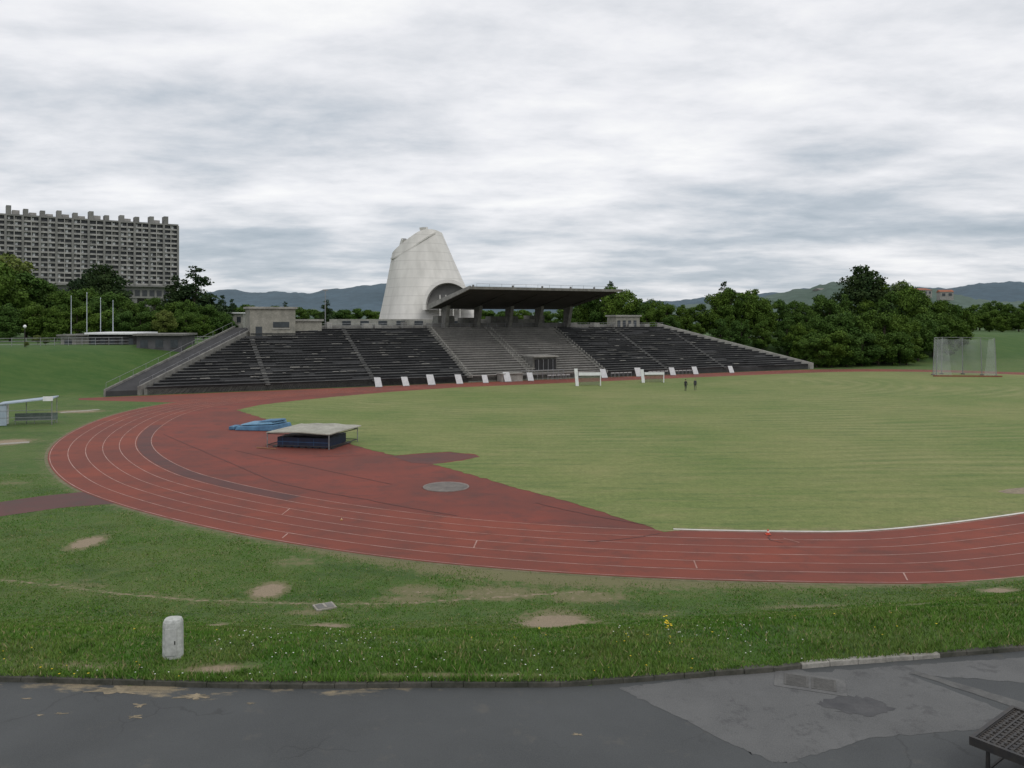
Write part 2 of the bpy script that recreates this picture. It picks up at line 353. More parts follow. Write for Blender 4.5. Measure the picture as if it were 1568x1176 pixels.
m,nt,b=nodes_of('grass_blades'); b.inputs['Roughness'].default_value=.7; b.inputs['Specular IOR Level'].default_value=.2; v=coords(nt)
ta=N(nt,'ShaderNodeAttribute',attribute_name='tone')
col=mixc(nt,ramp(nt,noise_n(nt,v,.35,5,.65),.36,.62),(.068,.180,.014),(.145,.225,.042))
col=mixc(nt,ramp(nt,noise_n(nt,v,1.3,5,.65),.48,.64,0,.75),col,(.036,.105,.010))
col=mixc(nt,ramp(nt,noise_n(nt,v,.22,5,.65),.50,.64,0,.55),col,(.15,.175,.05))
col=mixc(nt,ramp(nt,ta.outputs['Fac'],0,1,0,.6),col,(.045,.12,.012)); col=mixc(nt,ramp(nt,ta.outputs['Fac'],.92,.94),col,(.28,.24,.12))
nt.links.new(col,b.inputs['Base Color'])
me.materials.append(m); g=bpy.data.objects.new('grass',me); scene.collection.objects.link(g)
def flowers(name,n,color,sz,cond):
    k=rng.integers(0,len(bx),n*6); k=k[cond(bx[k],by[k])][:n]
    mb=MB()
    for q in k:
        x,y,z=bx[q],by[q],bz[q]+.05+.06*rng.random(); s=sz*(.7+.6*rng.random())
        vs=[(x,y,z+.012)]+[(x+s*math.cos(t),y+s*math.sin(t),z+.02*math.sin(3*t)) for t in [i*math.pi/3 for i in range(6)]]
        mb.add(vs,[(0,i+1,(i+1)%6+1) for i in range(6)])
    mb.build(name,[mat(name+'_petals',color,tuple(c*.8 for c in color),5,.8)])
flowers('daisy_flowers',190,(.7,.7,.66),.02,lambda x,y:(y<26)&(vnoise(x,y,.35,5)>.58))
flowers('dandelion_flowers',50,(.65,.48,.02),.026,lambda x,y:(y<27)&(vnoise(x,y,.4,8)>.6))
fx,fy,fz=gpt(1025,962)
mb=MB()
for k in range(16):
    x=fx+rng.normal(0,.1);y=fy+rng.normal(0,.3);z=fz+.1+.08*rng.random();s=.04
    mb.cyl((x,y,fz-.02),(x,y,z),.004,.003,4,1)
    mb.add([(x,y,z+.02)]+[(x+s*math.cos(t),y+s*math.sin(t),z) for t in [i*math.pi/3 for i in range(6)]],[(0,i+1,(i+1)%6+1) for i in range(6)],0)
mb.build('yellow_flower_clump',[mat('yellow_petals',(.75,.55,.02),(.6,.42,.02)),mat('flower_stem',(.06,.14,.02))])

# ------------------------------------------------------------------ road
RZ=2.86
xr=np.linspace(-60,60,121); pts=[(x,float(road_edge(x))-.05) for x in xr]+[(60,-30),(-60,-30)]
m,nt,b=nodes_of('asphalt'); b.inputs['Roughness'].default_value=.8; v=coords(nt)
col=mixc(nt,ramp(nt,noise_n(nt,v,.25,6,.65),.35,.65),(.030,.034,.036),(.050,.055,.057))
f=noise_n(nt,v,42,3,.8); col=mixc(nt,ramp(nt,f,.35,.7,0,.7),col,(.085,.088,.088))
e=noise_n(nt,v,1.3,8,.75); col=mixc(nt,ramp(nt,e,.58,.68,0,.4),col,(.10,.092,.078))
vo=N(nt,'ShaderNodeTexVoronoi',feature='DISTANCE_TO_EDGE'); vo.inputs['Scale'].default_value=.33
dv=N(nt,'ShaderNodeVectorMath',operation='ADD'); nz_=N(nt,'ShaderNodeTexNoise'); nz_.inputs['Scale'].default_value=1.1; nz_.inputs['Detail'].default_value=6; nt.links.new(v,nz_.inputs['Vector']); nt.links.new(v,dv.inputs[0]); nt.links.new(nz_.outputs['Color'],dv.inputs[1]); nt.links.new(dv.outputs[0],vo.inputs['Vector'])
col=mixc(nt,mth(nt,'MULTIPLY',ramp(nt,vo.outputs['Distance'],.0,.012,.4,0),ramp(nt,noise_n(nt,v,.2,2),.52,.58)),col,(.012,.012,.012))
tcr=N(nt,'ShaderNodeTexCoord'); spr=N(nt,'ShaderNodeSeparateXYZ'); nt.links.new(tcr.outputs['Object'],spr.inputs[0])
em=mth(nt,'ADD',ramp(nt,spr.outputs[1],18.9,20.4,-.30,.30),mth(nt,'MULTIPLY',mth(nt,'SUBTRACT',noise_n(nt,coords(nt,(.45,1,1)),1.1,8,.65),.5),1.9))
lft=ramp(nt,spr.outputs[0],5.5,-9,0,.27)
em=mth(nt,'ADD',mth(nt,'SUBTRACT',em,.05),lft)
em=mth(nt,'MULTIPLY',ramp(nt,em,.32,.46),ramp(nt,spr.outputs[0],7.5,6,0,1))
col=mixc(nt,em,col,mixc(nt,ramp(nt,f,.35,.65),(.27,.22,.14),(.13,.11,.075)))
nt.links.new(col,b.inputs['Base Color']); bump(nt,b,f,.3,.01); M_asph=m
flat_poly('road',pts,RZ,M_asph)
m,nt,b=nodes_of('asphalt_pale'); b.inputs['Roughness'].default_value=.85; v=coords(nt)
col=mixc(nt,ramp(nt,noise_n(nt,v,.5,7,.7),.35,.65),(.092,.094,.095),(.056,.058,.06))
f=noise_n(nt,v,36,3,.8); col=mixc(nt,ramp(nt,f,.35,.7,0,.75),col,(.15,.15,.145))
f=noise_n(nt,v,1.6,7,.75); col=mixc(nt,ramp(nt,f,.55,.65,0,.55),col,(.045,.045,.047))
nt.links.new(col,b.inputs['Base Color']); bump(nt,b,f,.3,.01); M_asph2=m
def rag(px,amp=.05,n=10):
    out=[]
    for (a,b_) in zip(px,px[1:]+px[:1]):
        A=np.array(site(*a,RZ));B=np.array(site(*b_,RZ))
        for k in range(n):
            p=A+(B-A)*k/n; out.append((p[0]+rng.normal(0,amp)*(k>0),p[1]+rng.normal(0,amp)*(k>0)))
    return out
flat_poly('asphalt_patch_pavement',rag([(948,1054),(1050,1041),(1150,1030),(1215,1022),(1240,1030),(1400,1018),(1520,1010),(1640,1003),(1640,1050),(1390,1032),(1568,1100),(1525,1115),(1330,1130),(1210,1168),(1180,1166),(1120,1140),(1040,1098)],.03,16),RZ+.004,M_asph2)
flat_poly('asphalt_strip_pavement',rag([(1392,1030),(1408,1029),(1640,1098),(1640,1112)],.015,14),RZ+.008,mat('asphalt_strip',(.13,.13,.125),(.08,.08,.08),3,.9,fine=30))
flat_poly('asphalt_dark_patch_pavement',rag([(1285,1066),(1330,1068),(1372,1085),(1330,1098),(1290,1090),(1250,1078)],.05,8),RZ+.009,mat('asphalt_dark',(.055,.056,.06),(.09,.09,.092),2,.9,fine=30))
mb=MB()
for (u,v_,ru,rv) in ((180,1056,46,5),(300,1067,30,5),(205,1098,14,3),(92,1093,9,1.5),(62,1095,5,1.2),(215,1080,14,4),(884,1125,8,2),(385,1077,7,1.3),(40,1070,8,1.3)):
    x,y=site(u,v_,RZ); rx=ru*y/F; ry=y*rv/(v_-Y0)
    n_=64; ring=[]
    for i in range(n_):
        t=2*math.pi*i/n_; r_=.75+.9*noise.fractal(Vector((math.cos(t)*1.6+u,math.sin(t)*1.6+v_,0)),.6,2.1,6); ring.append((x+rx*math.cos(t)*r_,y+ry*math.sin(t)*r_,RZ+.006))
    mb.add([(x,y,RZ+.006)]+ring,[(0,i+1,(i+1)%n_+1) for i in range(n_)])
mb.build('sand_spill_ground',[M_sand])
mb=MB(); c=site(1240,1046,RZ); a0=-.35
Mh=Matrix.Translation((c[0],c[1],RZ+.012))@Matrix.Rotation(a0,4,'Z')
mb.box(-.85,.85,-.48,.48,-.03,.004,0,Mh); mb.box(-.62,-.03,-.33,.33,.004,.016,1,Mh); mb.box(.03,.62,-.33,.33,.004,.016,1,Mh)
for k in range(-5,6):
    for sx in (-.33,.33): mb.box(sx-.24,sx+.24,k*.055-.008,k*.055+.008,.016,.022,1,Mh)
mb.build('manhole_cover',[mat('manhole_frame',(.15,.15,.145),(.1,.1,.1),2,fine=20),mat('cast_iron',(.12,.118,.112),(.08,.078,.074),4,.9,fine=20)],bevel=.005)
x,y,z=gpt(497,930); Mh=Matrix.Translation((x,y,z))@Matrix.Rotation(.5,4,'Z')
mb=MB(); mb.box(-.42,.42,-.36,.36,-.1,.07,0,Mh); mb.box(-.34,.34,-.28,.28,.072,.085,1,Mh); mb.box(-.05,.05,-.26,.26,.086,.10,0,Mh)
mb.build('inspection_chamber_cover',[M_stone,M_conc],bevel=.01)
mb=MB(); xk=np.linspace(-60,60,150)
M_kerb=mat('mossy_kerb',(.095,.09,.076),(.032,.036,.024),1.3,.95,fine=14)
for x0,x1 in zip(xk[:-1],xk[1:]):
    x1-=.008; y0=float(road_edge(x0));y1=float(road_edge(x1)); j=rng.normal(0,.008); k=rng.normal(0,.006)
    mi=1 if (x0>7.6 and x0<11.4) else 0
    mb.hexa([(x0,y0-.13+k,2.7),(x1,y1-.13+k,2.7),(x1,y1+.10,2.7),(x0,y0+.10,2.7)],[(x0,y0-.12+k,2.98+j),(x1,y1-.12+k,2.98+j),(x1,y1+.10,2.98+j),(x0,y0+.10,2.98+j)],mi)
mb.build('road_kerb',[M_kerb,mat('pale_kerb',(.36,.345,.31),(.20,.19,.17),2,.9,fine=14)],bevel=.015)

# utility post with domed top
x,y,z=gpt(265,1006)
mb=MB()
prof=[(0,.255),(.9,.25),(1.0,.24),(1.07,.21),(1.10,.13),(1.11,.0)]
nr=24; vs=[];fs=[]
for (zz,r) in prof:
    for i in range(nr):
        t=2*math.pi*i/nr; cc=math.copysign(abs(math.cos(t))**.6,math.cos(t)); ss=math.copysign(abs(math.sin(t))**.6,math.sin(t))
        vs.append((cc*r,ss*r*.85,zz-.03))
for k in range(len(prof)-1):
    for i in range(nr): fs.append((k*nr+i,k*nr+(i+1)%nr,(k+1)*nr+(i+1)%nr,(k+1)*nr+i))
mb.add(vs,fs,0)
mb.box(-.15,.15,-.235,-.213,.12,.84,1); mb.box(.09,.12,-.25,-.236,.42,.52,2)
mb.build('utility_post',[mat('weathered_plastic',(.54,.55,.53),(.40,.42,.39),2.5,.7,fine=10),mat('post_door',(.50,.51,.49),(.40,.41,.39),2,.7,fine=10),M_dmetal],(x,y,z),.15,bevel=.006)
# metal lattice table, bottom right
tz=3.72; c=site(1484,1128,tz); ra=.66; wx,wy=2.1,1.7
mb=MB()
for k in range(19): mb.box(.09+k*.105,.09+k*.105+.07,-wy+.08,-.08,.80,.83,0)
for k in range(15): mb.box(.08,wx-.08,-wy+.1+k*.107,-wy+.14+k*.107,.832,.846,1)
for k in range(12):
    for j in range(9): mb.cyl((.2+k*.155,-.2-j*.165,.847),(.2+k*.155,-.2-j*.165,.858),.045,.03,8,1)
mb.box(0,wx,-.08,0,.70,.87,1);mb.box(0,wx,-wy,-wy+.08,.70,.87,1);mb.box(0,.08,-wy+.081,-.081,.70,.872,1);mb.box(wx-.08,wx,-wy+.081,-.081,.70,.872,1)
for sx in(.25,wx-.25):
    for sy in(-.25,-wy+.25): mb.cyl((sx,sy,0),(sx,sy,.8),.05,.035,8,1)
mb.box(.25,wx-.25,-.27,-.23,.2,.24,1); mb.box(.25,wx-.25,-wy+.23,-wy+.27,.2,.24,1)
mb.build('lattice_garden_table',[mat('weathered_slat',(.06,.052,.045),(.03,.026,.024),6,.8),M_dmetal],(c[0],c[1],RZ),ra)

# ------------------------------------------------------------------ grandstand
NR=22; RS=.42; Z0=.9
sL=lambda t:21.5*(t/22.0); sR=lambda t:145.6-28.1*(t/22.0)
mb=MB()
mb.hexa([(0,0,-.1),(145.6,0,-.1),(145.2,.5,-.1),(.3,.5,-.1)],[(0,0,Z0),(145.6,0,Z0),(145.2,.5,Z0),(.3,.5,Z0)],5)
aisles=[19,37.5,56,70,86.6,103,119]
for i in range(NR):
    z=Z0+RS*(i+1); a=sL(i+.5); bq=sR(i+.5)
    brk=[a]+[q for q in (56,86.6) if a<q<bq]+[bq]
    for k,(p,q) in enumerate(zip(brk[:-1],brk[1:])):
        l=(k==1)
        mb.box(p+(.002 if k else 0),q,i*1.0,i*1.0+1.0,-0.2 if k!=1 else .2,z-.1,2 if l else 0)
        x=p
        while x<q:
            x2=min(q,x+3.6+rng.random()*2.4); dz=rng.normal(0,.02)
            miss=(not l) and rng.random()<.10
            r_=rng.random()
            if not miss: mb.box(x+.02,x2-.02,i-.28+rng.normal(0,.02),i+.60,z-.095,z+dz-.01,3 if l else (1 if r_<.58 else (0 if r_<.82 else 10)))
            x=x2
for s in aisles:
    for i in range(NR):
        if s<sL(i+.5)+1 or s>sR(i+.5)-1: continue
        z=Z0+RS*i; ai_=5 if 50<s<90 else 10
        mb.box(s-.4,s+.4,i-.32,i+.2,z,z+.25,ai_)
        mb.box(s-.4,s+.4,i+.21,i+.66,z+.25,z+.46,ai_)
        if s in (56,70,86.6):
            mb.box(s+.55,s+.75,i-.31,i+.69,z+.0,z+.58,4)
            if s==70: mb.box(s-.75,s-.55,i-.31,i+.69,z+.0,z+.58,4)
def slopewall(f0,off0,off1,h,mi,t0=-.2,t1=22.5,n=22,zb=-.3):
    for k in range(n):
        ta=t0+(t1-t0)*k/n; tb=t0+(t1-t0)*(k+1)/n; za=Z0+RS*ta+h; zb_=Z0+RS*tb+h
        a,b_=f0(ta),f0(tb)
        mb.hexa([(a+off0,ta,zb),(a+off1,ta,zb),(b_+off1,tb,zb),(b_+off0,tb,zb)],[(a+off0,ta,za),(a+off1,ta,za),(b_+off1,tb,zb_),(b_+off0,tb,zb_)],mi)
slopewall(sL,-.75,-.40,.62,5); slopewall(sL,-5.2,-.76,.02,7); slopewall(sL,-5.5,-5.21,.32,5)
slopewall(sR,.3,.7,.62,4)
zt=Z0+RS*22
for o0 in (-.6,-5.35):
    for k in range(0,23,2): mb.cyl((sL(k)+o0,k,Z0+RS*k+.3),(sL(k)+o0,k,Z0+RS*k+1.25),.03,None,5,8)
    mb.cyl((sL(0)+o0,0,Z0+1.25),(sL(22)+o0,22,zt+1.25),.028,None,5,8)
mb.box(20,119,22.0,25.5,3,zt-.05,5); mb.box(20,119,25.5,25.75,6,zt+.6,5)
for s in np.arange(22,119,2.2): mb.cyl((s,22.3,zt-.05),(s,22.3,zt+.95),.035,None,5,8)
for zz in (.45,.95): mb.cyl((22,22.3,zt+zz),(119,22.3,zt+zz),.03,None,5,8)
for s in np.arange(30,118,5.2):
    if 57<s<93: continue
    s=s+rng.normal(0,1); hh_=rng.choice([.7,1.0,1.3]); mb.box(s,s+.5+rng.random()*1.6,23,24.6,zt-.05,zt+hh_,4 if rng.random()<.6 else 5)
for k in range(230):
    i=int(rng.integers(1,NR)); s=rng.uniform(sL(i)+2,sR(i)-2)
    z=Z0+RS*(i+1); l=rng.uniform(.3,1.8); mb.box(s,s+l,i-.28,i+.3,z+.02,z+.05+rng.random()*.07,4 if rng.random()<.4 else 5)
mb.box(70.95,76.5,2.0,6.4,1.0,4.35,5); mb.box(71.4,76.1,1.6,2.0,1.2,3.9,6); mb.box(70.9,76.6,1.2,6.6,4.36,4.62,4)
for k in range(4): mb.box(72+k*1.1,72.08+k*1.1,1.5,1.59,1.2,3.9,8)
mb.box(62,66.5,-2.2,-.1,-.05,1.5,4); mb.box(61.8,66.7,-2.5,0,1.505,1.62,4)
for k in range(9): mb.cyl((67+k*1.2,-.6,0),(67+k*1.2,-.6,1.9),.05,None,5,8)
mb.cyl((67,-.6,1.9),(76.6,-.6,1.9),.05,None,5,8); mb.cyl((67,-.6,1.1),(76.6,-.6,1.1),.04,None,5,8)
mb.box(57,95,24.2,25.4,zt,zt+1.0,2)
for s0,s1,h_ in ((60,64,2.6),(66,69.5,2.2),(73,80,2.5),(83,87,2.7)): mb.box(s0,s1,26,29,zt-2,zt+h_,5)
for s in (60.5,68.2,76,83.7,91.4):
    mb.hexa([(s-.45,22.4,zt-.3),(s+.45,22.4,zt-.3),(s+.45,24,zt-.3),(s-.45,24,zt-.3)],[(s-.35,20.8,14.95),(s+.35,20.8,14.95),(s+.35,24,14.5),(s-.35,24,14.5)],5)
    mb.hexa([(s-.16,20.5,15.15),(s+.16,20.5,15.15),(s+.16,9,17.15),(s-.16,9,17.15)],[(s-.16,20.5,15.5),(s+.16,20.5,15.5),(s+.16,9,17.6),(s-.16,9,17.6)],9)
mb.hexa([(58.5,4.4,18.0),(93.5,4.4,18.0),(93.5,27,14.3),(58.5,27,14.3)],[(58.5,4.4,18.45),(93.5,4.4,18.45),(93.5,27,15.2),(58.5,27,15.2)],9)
mb.box(58.2,93.8,4.0,4.39,17.9,18.42,5)
mb.hexa([(58.2,4.4,17.95),(58.49,4.4,17.95),(58.49,27,14.2),(58.2,27,14.2)],[(58.2,4.4,18.6),(58.49,4.4,18.6),(58.49,27,15.35),(58.2,27,15.35)],4)
for s in (61,70,77,84,90): mb.cyl((s,9,17.6),(s,9,19.0),.22,None,8,5)
for s in np.arange(60,93,2.75): mb.cyl((s,5,18.4),(s,5,19.1),.03,None,5,8)
mb.cyl((60,5,19.05),(92.9,5,19.05),.03,None,5,8)
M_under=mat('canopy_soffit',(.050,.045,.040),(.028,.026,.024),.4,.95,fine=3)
M_rampd=mat('ramp_asphalt',(.035,.035,.037),(.05,.05,.052),.7,.95)
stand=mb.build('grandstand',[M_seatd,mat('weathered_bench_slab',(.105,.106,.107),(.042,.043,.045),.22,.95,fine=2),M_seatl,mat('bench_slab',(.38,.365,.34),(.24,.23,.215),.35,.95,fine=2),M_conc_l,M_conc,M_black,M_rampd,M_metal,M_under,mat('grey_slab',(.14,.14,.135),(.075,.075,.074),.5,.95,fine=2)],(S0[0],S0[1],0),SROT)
def local_building(name,s0,s1,t0,t1,z0,z1,style=0):
    mb=MB(); w=s1-s0; d=t1-t0; h=z1-z0
    mb.box(0,w,0,d,0,h,0); mb.box(-.35,w+.35,-.35,d+.35,h+.005,h+.4,1)
    if style==0:
        mb.box(w*.12,w*.26,-.06,-.004,h*.05,h*.62,2); mb.box(w*.5,w*.86,-.06,-.004,h*.60,h*.72,2)
        mb.box(w*.48,w*.88,-.14,-.062,h*.56,h*.59,1)
    if style==1:
        k=0
        while k<w-1: mb.box(k+.3,k+1.2,-.05,-.004,h*.35,h*.8,2); k+=1.6
    x,y=P(s0,t0); return mb.build(name,[mat(name+'_wall',(.36,.345,.30),(.22,.215,.185),.7,.9,fine=5),M_conc_l,M_glass],(x,y,z0),SROT)
local_building('concrete_stair_pavilion',19,27.5,19,25,5,14.0)
local_building('concrete_annexe',27.6,33,20.5,25,5,11.6)
local_building('concrete_kiosk',106,113,24,28,8,12.6,1)
mb=MB(); mb.cyl((0,0,0),(0,0,11),.14,.07,8); mb.box(-.5,.5,-.1,.1,10.8,11.1); x,y=P(36,30); mb.build('lighting_mast',[M_metal],(x,y,7.2))

# ------------------------------------------------------------------ church
D=205; k=D/F
cb=((662-784)*k, D); ctp=((638-784)*k, D+1.0)
aB=13.6; aT=6.3; nseg=96; nlev=26; zb=6.0
def chz(x,y):
    q=(x-ctp[0]); return 33.6+.72*q-.095*max(0,q)**2+.05*(y-ctp[1])
mb=MB(); vs=[];fs=[]
rot=math.radians(24)
for l in range(nlev+1):
    q=l/nlev; a=aB*(1-q)+aT*q; ex=(1-q)*.42+q*.9; cx=cb[0]*(1-q)+ctp[0]*q; cy=cb[1]*(1-q)+ctp[1]*q
    for i in range(nseg):
        t=2*math.pi*i/nseg; c=math.copysign(abs(math.cos(t))**ex,math.cos(t)); s=math.copysign(abs(math.sin(t))**ex,math.sin(t))
        X=a*(c*math.cos(rot)-s*math.sin(rot)); Y=a*(c*math.sin(rot)+s*math.cos(rot))
        xt=ctp[0]+X*aT/a; yt=ctp[1]+Y*aT/a
        vs.append((cx+X,cy+Y,zb+(chz(xt,yt)-zb)*q))
for l in range(nlev):
    for i in range(nseg): fs.append((l*nseg+i,l*nseg+(i+1)%nseg,(l+1)*nseg+(i+1)%nseg,(l+1)*nseg+i))
mb.add(vs,fs,0); top=[vs[nlev*nseg+i] for i in range(nseg)]; nshell=len(fs)
inr=[(p[0]*.96+ctp[0]*.04,p[1]*.96+ctp[1]*.04,p[2]) for p in top]
low=[(p[0],p[1],p[2]-.4) for p in inr]
mb.add(top+inr+low,[(i,(i+1)%nseg,nseg+(i+1)%nseg,nseg+i) for i in range(nseg)]+[(nseg+i,nseg+(i+1)%nseg,2*nseg+(i+1)%nseg,2*nseg+i) for i in range(nseg)],0)
mb.add([(ctp[0],ctp[1],chz(*ctp)-.4)]+low,[(0,i+1,(i+1)%nseg+1) for i in range(nseg)],0)
m,nt,b=nodes_of('church_concrete'); b.inputs['Roughness'].default_value=.85; tc=N(nt,'ShaderNodeTexCoord'); sep=N(nt,'ShaderNodeSeparateXYZ'); nt.links.new(tc.outputs['Object'],sep.inputs[0])
fr=mth(nt,'FRACT',mth(nt,'MULTIPLY',sep.outputs[2],.45)); ln=ramp(nt,fr,.90,.96,0,.42)
col=mixc(nt,ramp(nt,noise_n(nt,coords(nt,(1,1,.18)),.45,6,.6),.35,.7),(.66,.645,.61),(.52,.51,.48)); col=mixc(nt,ln,col,(.36,.35,.33))
nt.links.new(col,b.inputs['Base Color']); M_church=m
gpts=[]
for kx in range(25):
    f_=kx/24; ang=math.radians(200+ (318-200)*f_); q=.965-.06*math.sin(f_*math.pi)-.05*(1-f_)
    a=aB*(1-q)+aT*q; cx=cb[0]*(1-q)+ctp[0]*q; cy=cb[1]*(1-q)+ctp[1]*q
    X=(a+.05)*math.cos(ang);Y=(a+.05)*math.sin(ang); zc=zb+(chz(ctp[0]+X*aT/a,ctp[1]+Y*aT/a)-zb)*q
    gpts.append((cx+X,cy+Y,zc))
for a_,b_ in zip(gpts[:-1],gpts[1:]):
    a_=Vector(a_);b_=Vector(b_); n_=Vector((a_.x-ctp[0],a_.y-ctp[1],0)).normalized()*-.28
    mb.hexa([a_-n_,b_-n_,b_+n_,a_+n_],[a_-n_+Vector((0,0,.4)),b_-n_+Vector((0,0,.4)),b_+n_+Vector((0,0,.3)),a_+n_+Vector((0,0,.3))],0)
def cannon(px,py,w,h,tilt,rz,mi=0):
    zz=chz(px,py); Mx=Matrix.Translation((px,py,zz-.9))@Matrix.Rotation(rz,4,'Z')@Matrix.Rotation(tilt,4,'X')
    mb.box(-w,w,-w*.8,w*.8,0,h,mi,Mx); mb.box(-w*.75,w*.75,-w*.55,w*.55,h+.005,h+.05,2,Mx); mb.box(-w*1.1,w*1.1,-w*.9,-w*.81,h-.4,h+.25,mi,Mx)
cannon(ctp[0]-3.4,ctp[1]-3.4,.7,2.5,.6,.6,0); cannon(ctp[0]+2.2,ctp[1]-2.3,.8,1.7,.35,-.3,0)
hc=Vector((-14.6,190.0,14.2)); nA=28; ro,ri=6.5,5.75
vs=[];fs=[]
for i in range(nA+1):
    t=math.pi*i/nA
    for (r,yy) in ((ro,-2.2),(ri,-2.2),(ri-.2,5.5),(ro,5.5)):
        lean=(r*math.sin(t))*.28
        vs.append((hc.x+r*1.0*math.cos(t)-.12*r*math.sin(t),hc.y+yy+lean,hc.z+r*1.12*math.sin(t)))
for i in range(nA):
    for q in range(4): fs.append((i*4+q,i*4+(q+1)%4,(i+1)*4+(q+1)%4,(i+1)*4+q))
mb.add(vs,fs,0)
rr=5.65
vs=[(hc.x,hc.y+1.1,hc.z)]+[(hc.x+rr*math.cos(math.pi*i/nA)-.12*rr*math.sin(math.pi*i/nA),hc.y+.6+rr*math.sin(math.pi*i/nA)*.28,hc.z+rr*1.12*math.sin(math.pi*i/nA)) for i in range(nA+1)]
mb.add(vs,[(0,i+1,i+2) for i in range(nA)],3)
for q in (-2.6,-1.2,.6,2.2): mb.box(hc.x+q-.12,hc.x+q+.12,hc.y+.2,hc.y+.9,hc.z-5,hc.z+3.6,0)
mb.box(cb[0]-22,cb[0]+26,185.5,188,5,12.0,1); mb.box(cb[0]-26,cb[0]+30,188.01,222,4,9.8,1)
for q in range(10): mb.box(cb[0]-19+q*4.2,cb[0]-17+q*4.2,185.4,185.49,10,11.6,2)
ch=mb.build('concrete_church',[M_church,M_conc_l,M_glass,mat('church_recess_shade',(.22,.218,.21),(.15,.148,.145),.3)],(0,0,0))  # hood's inner panel painted darker grey to stand for the shadow inside
sm_=[i<nshell for i in range(len(ch.data.polygons))]; ch.data.polygons.foreach_set('use_smooth',sm_)

# ------------------------------------------------------------------ apartment slab
mb=MB(); L=125; BD=20; bz0=31.5; nf=13; zt_=66.8; fl=(zt_-bz0)/nf; AW=(-299.9,399.0)
mb.box(0,L,1.6,BD,bz0,zt_,2)
mb.box(-.2,L+.2,-.1,BD+.2,zt_+.005,zt_+.9,1); mb.box(-.2,L+.2,-.1,BD,bz0-1.0,bz0-.005,1)
nb=int(L/3.9)
BW=L/nb
for j in range(nb+1):
    x=j*BW; w=.55 if j%2==0 else .2
    mb.box(x-w,x+w,-.3 if j%2==0 else 0,1.59,bz0,zt_,1 if j%2==0 else 0)
for f_ in range(nf):
    z=bz0+f_*fl
    mb.box(0,L,.05,1.58,z-.12,z+.12,0)
    for j in range(nb):
        x=j*BW; w=.55 if j%2==0 else .2; x0=x+w+.02; w2=.2 if j%2==0 else .55; x1=x+BW-w2-.02
        mb.box(x0,x1,.1,.25,z+.13,z+.85,0 if rng.random()<.8 else 1)
        r_=rng.random()
        if r_<.75:
            a_=rng.uniform(0,.5) ; mb.box(x0+.05+a_,x0+.05+a_+(x1-x0)*rng.uniform(.25,.45),1.30,1.44,z+.3,z+2.35,3 if rng.random()<.7 else 0)
for j in range(0,nb,2):
    x=j*BW; hh_=rng.uniform(2.6,4.6); mb.box(x+.3,x+2.6,.6,7,zt_+.91,zt_+.9+hh_,1)
    if rng.random()<.7: mb.box(x+3.2,x+6.6,5,12,zt_+.91,zt_+.9+hh_*.6,0)
mb.box(0,L,2.5,BD-2,24.0,bz0-1.005,1)
for j in range(nb): mb.box(j*BW+.5,j*BW+3.2,2.35,2.49,25.2,28.6,2)
for j in range(0,nb,2):
    x=j*BW; mb.hexa([(x-.5,6,3),(x+1.2,6,3),(x+1.2,13,3),(x-.5,13,3)],[(x-1.2,3,23.99),(x+1.9,3,23.99),(x+1.9,16,23.99),(x-1.2,16,23.99)],1)
mb.box(10,L-5,8,12,3,23.9,1)
for j in range(3,nb-2): mb.box(j*BW+.8,j*BW+2.8,7.9,7.99,14,19,2)
mb.build('apartment_block',[mat('apartment_parapet',(.38,.37,.35),(.24,.235,.225),.25),mat('apartment_concrete',(.23,.226,.215),(.14,.14,.133),.12),mat('apartment_glazing',(.025,.028,.034),(.05,.054,.06),.4,.35),M_white],(AW[0],AW[1],0),math.atan2(.568,.823))

# ------------------------------------------------------------------ hills
def hills(name,prof,D0,D1,D2,m,amp,ns):
    us=np.linspace(-500,2100,620); pu,pv=zip(*prof); vsx=np.interp(us,pu,pv); rad=np.linspace(0,1,22); V=[]
    kz=(488-vsx)/F*D1+H
    for r in rad:
        Dm=D0+(D1-D0)*min(r/.6,1)+(D2-D1)*max(0,(r-.6)/.4)
        hf=sst(r/.6) if r<=.6 else 1-.5*sst((r-.6)/.4)
        for i,u in enumerate(us):
            a=(u-784)/F; nz=noise.fractal(Vector((u*ns,r*3,D0*.01)),.8,2.2,5)
            V.append((a*Dm,Dm,float(hf)*kz[i]*(1)+nz*amp*float(hf)))
    V=np.array(V); n1=len(us); ii=np.arange(len(rad)*n1).reshape(len(rad),n1)
    fc=np.stack([ii[:-1,:-1],ii[:-1,1:],ii[1:,1:],ii[1:,:-1]],2).reshape(-1,4)
    me=bpy.data.meshes.new(name); np_mesh(me,V,fc); me.polygons.foreach_set('use_smooth',[True]*len(fc)); me.materials.append(m)
    o=bpy.data.objects.new(name,me); scene.collection.objects.link(o)
M_hfar=mat('hill_far_hazed',(.070,.118,.155),(.050,.088,.115),.004,1,fine=.03)  # aerial haze painted into the far hills' blue-grey base colour
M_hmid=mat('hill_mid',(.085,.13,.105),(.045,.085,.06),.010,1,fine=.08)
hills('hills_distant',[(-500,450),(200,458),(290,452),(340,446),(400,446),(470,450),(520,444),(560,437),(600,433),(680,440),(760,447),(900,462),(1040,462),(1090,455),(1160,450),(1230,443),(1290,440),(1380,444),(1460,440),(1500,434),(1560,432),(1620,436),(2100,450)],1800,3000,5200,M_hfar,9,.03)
hills('hills_wooded',[(-500,470),(300,468),(420,474),(520,476),(700,480),(1000,478),(1060,466),(1120,458),(1190,450),(1240,441),(1270,434),(1320,434),(1360,440),(1420,443),(1470,452),(1520,462),(2100,470)],420,800,1400,M_hmid,2.5,.05)

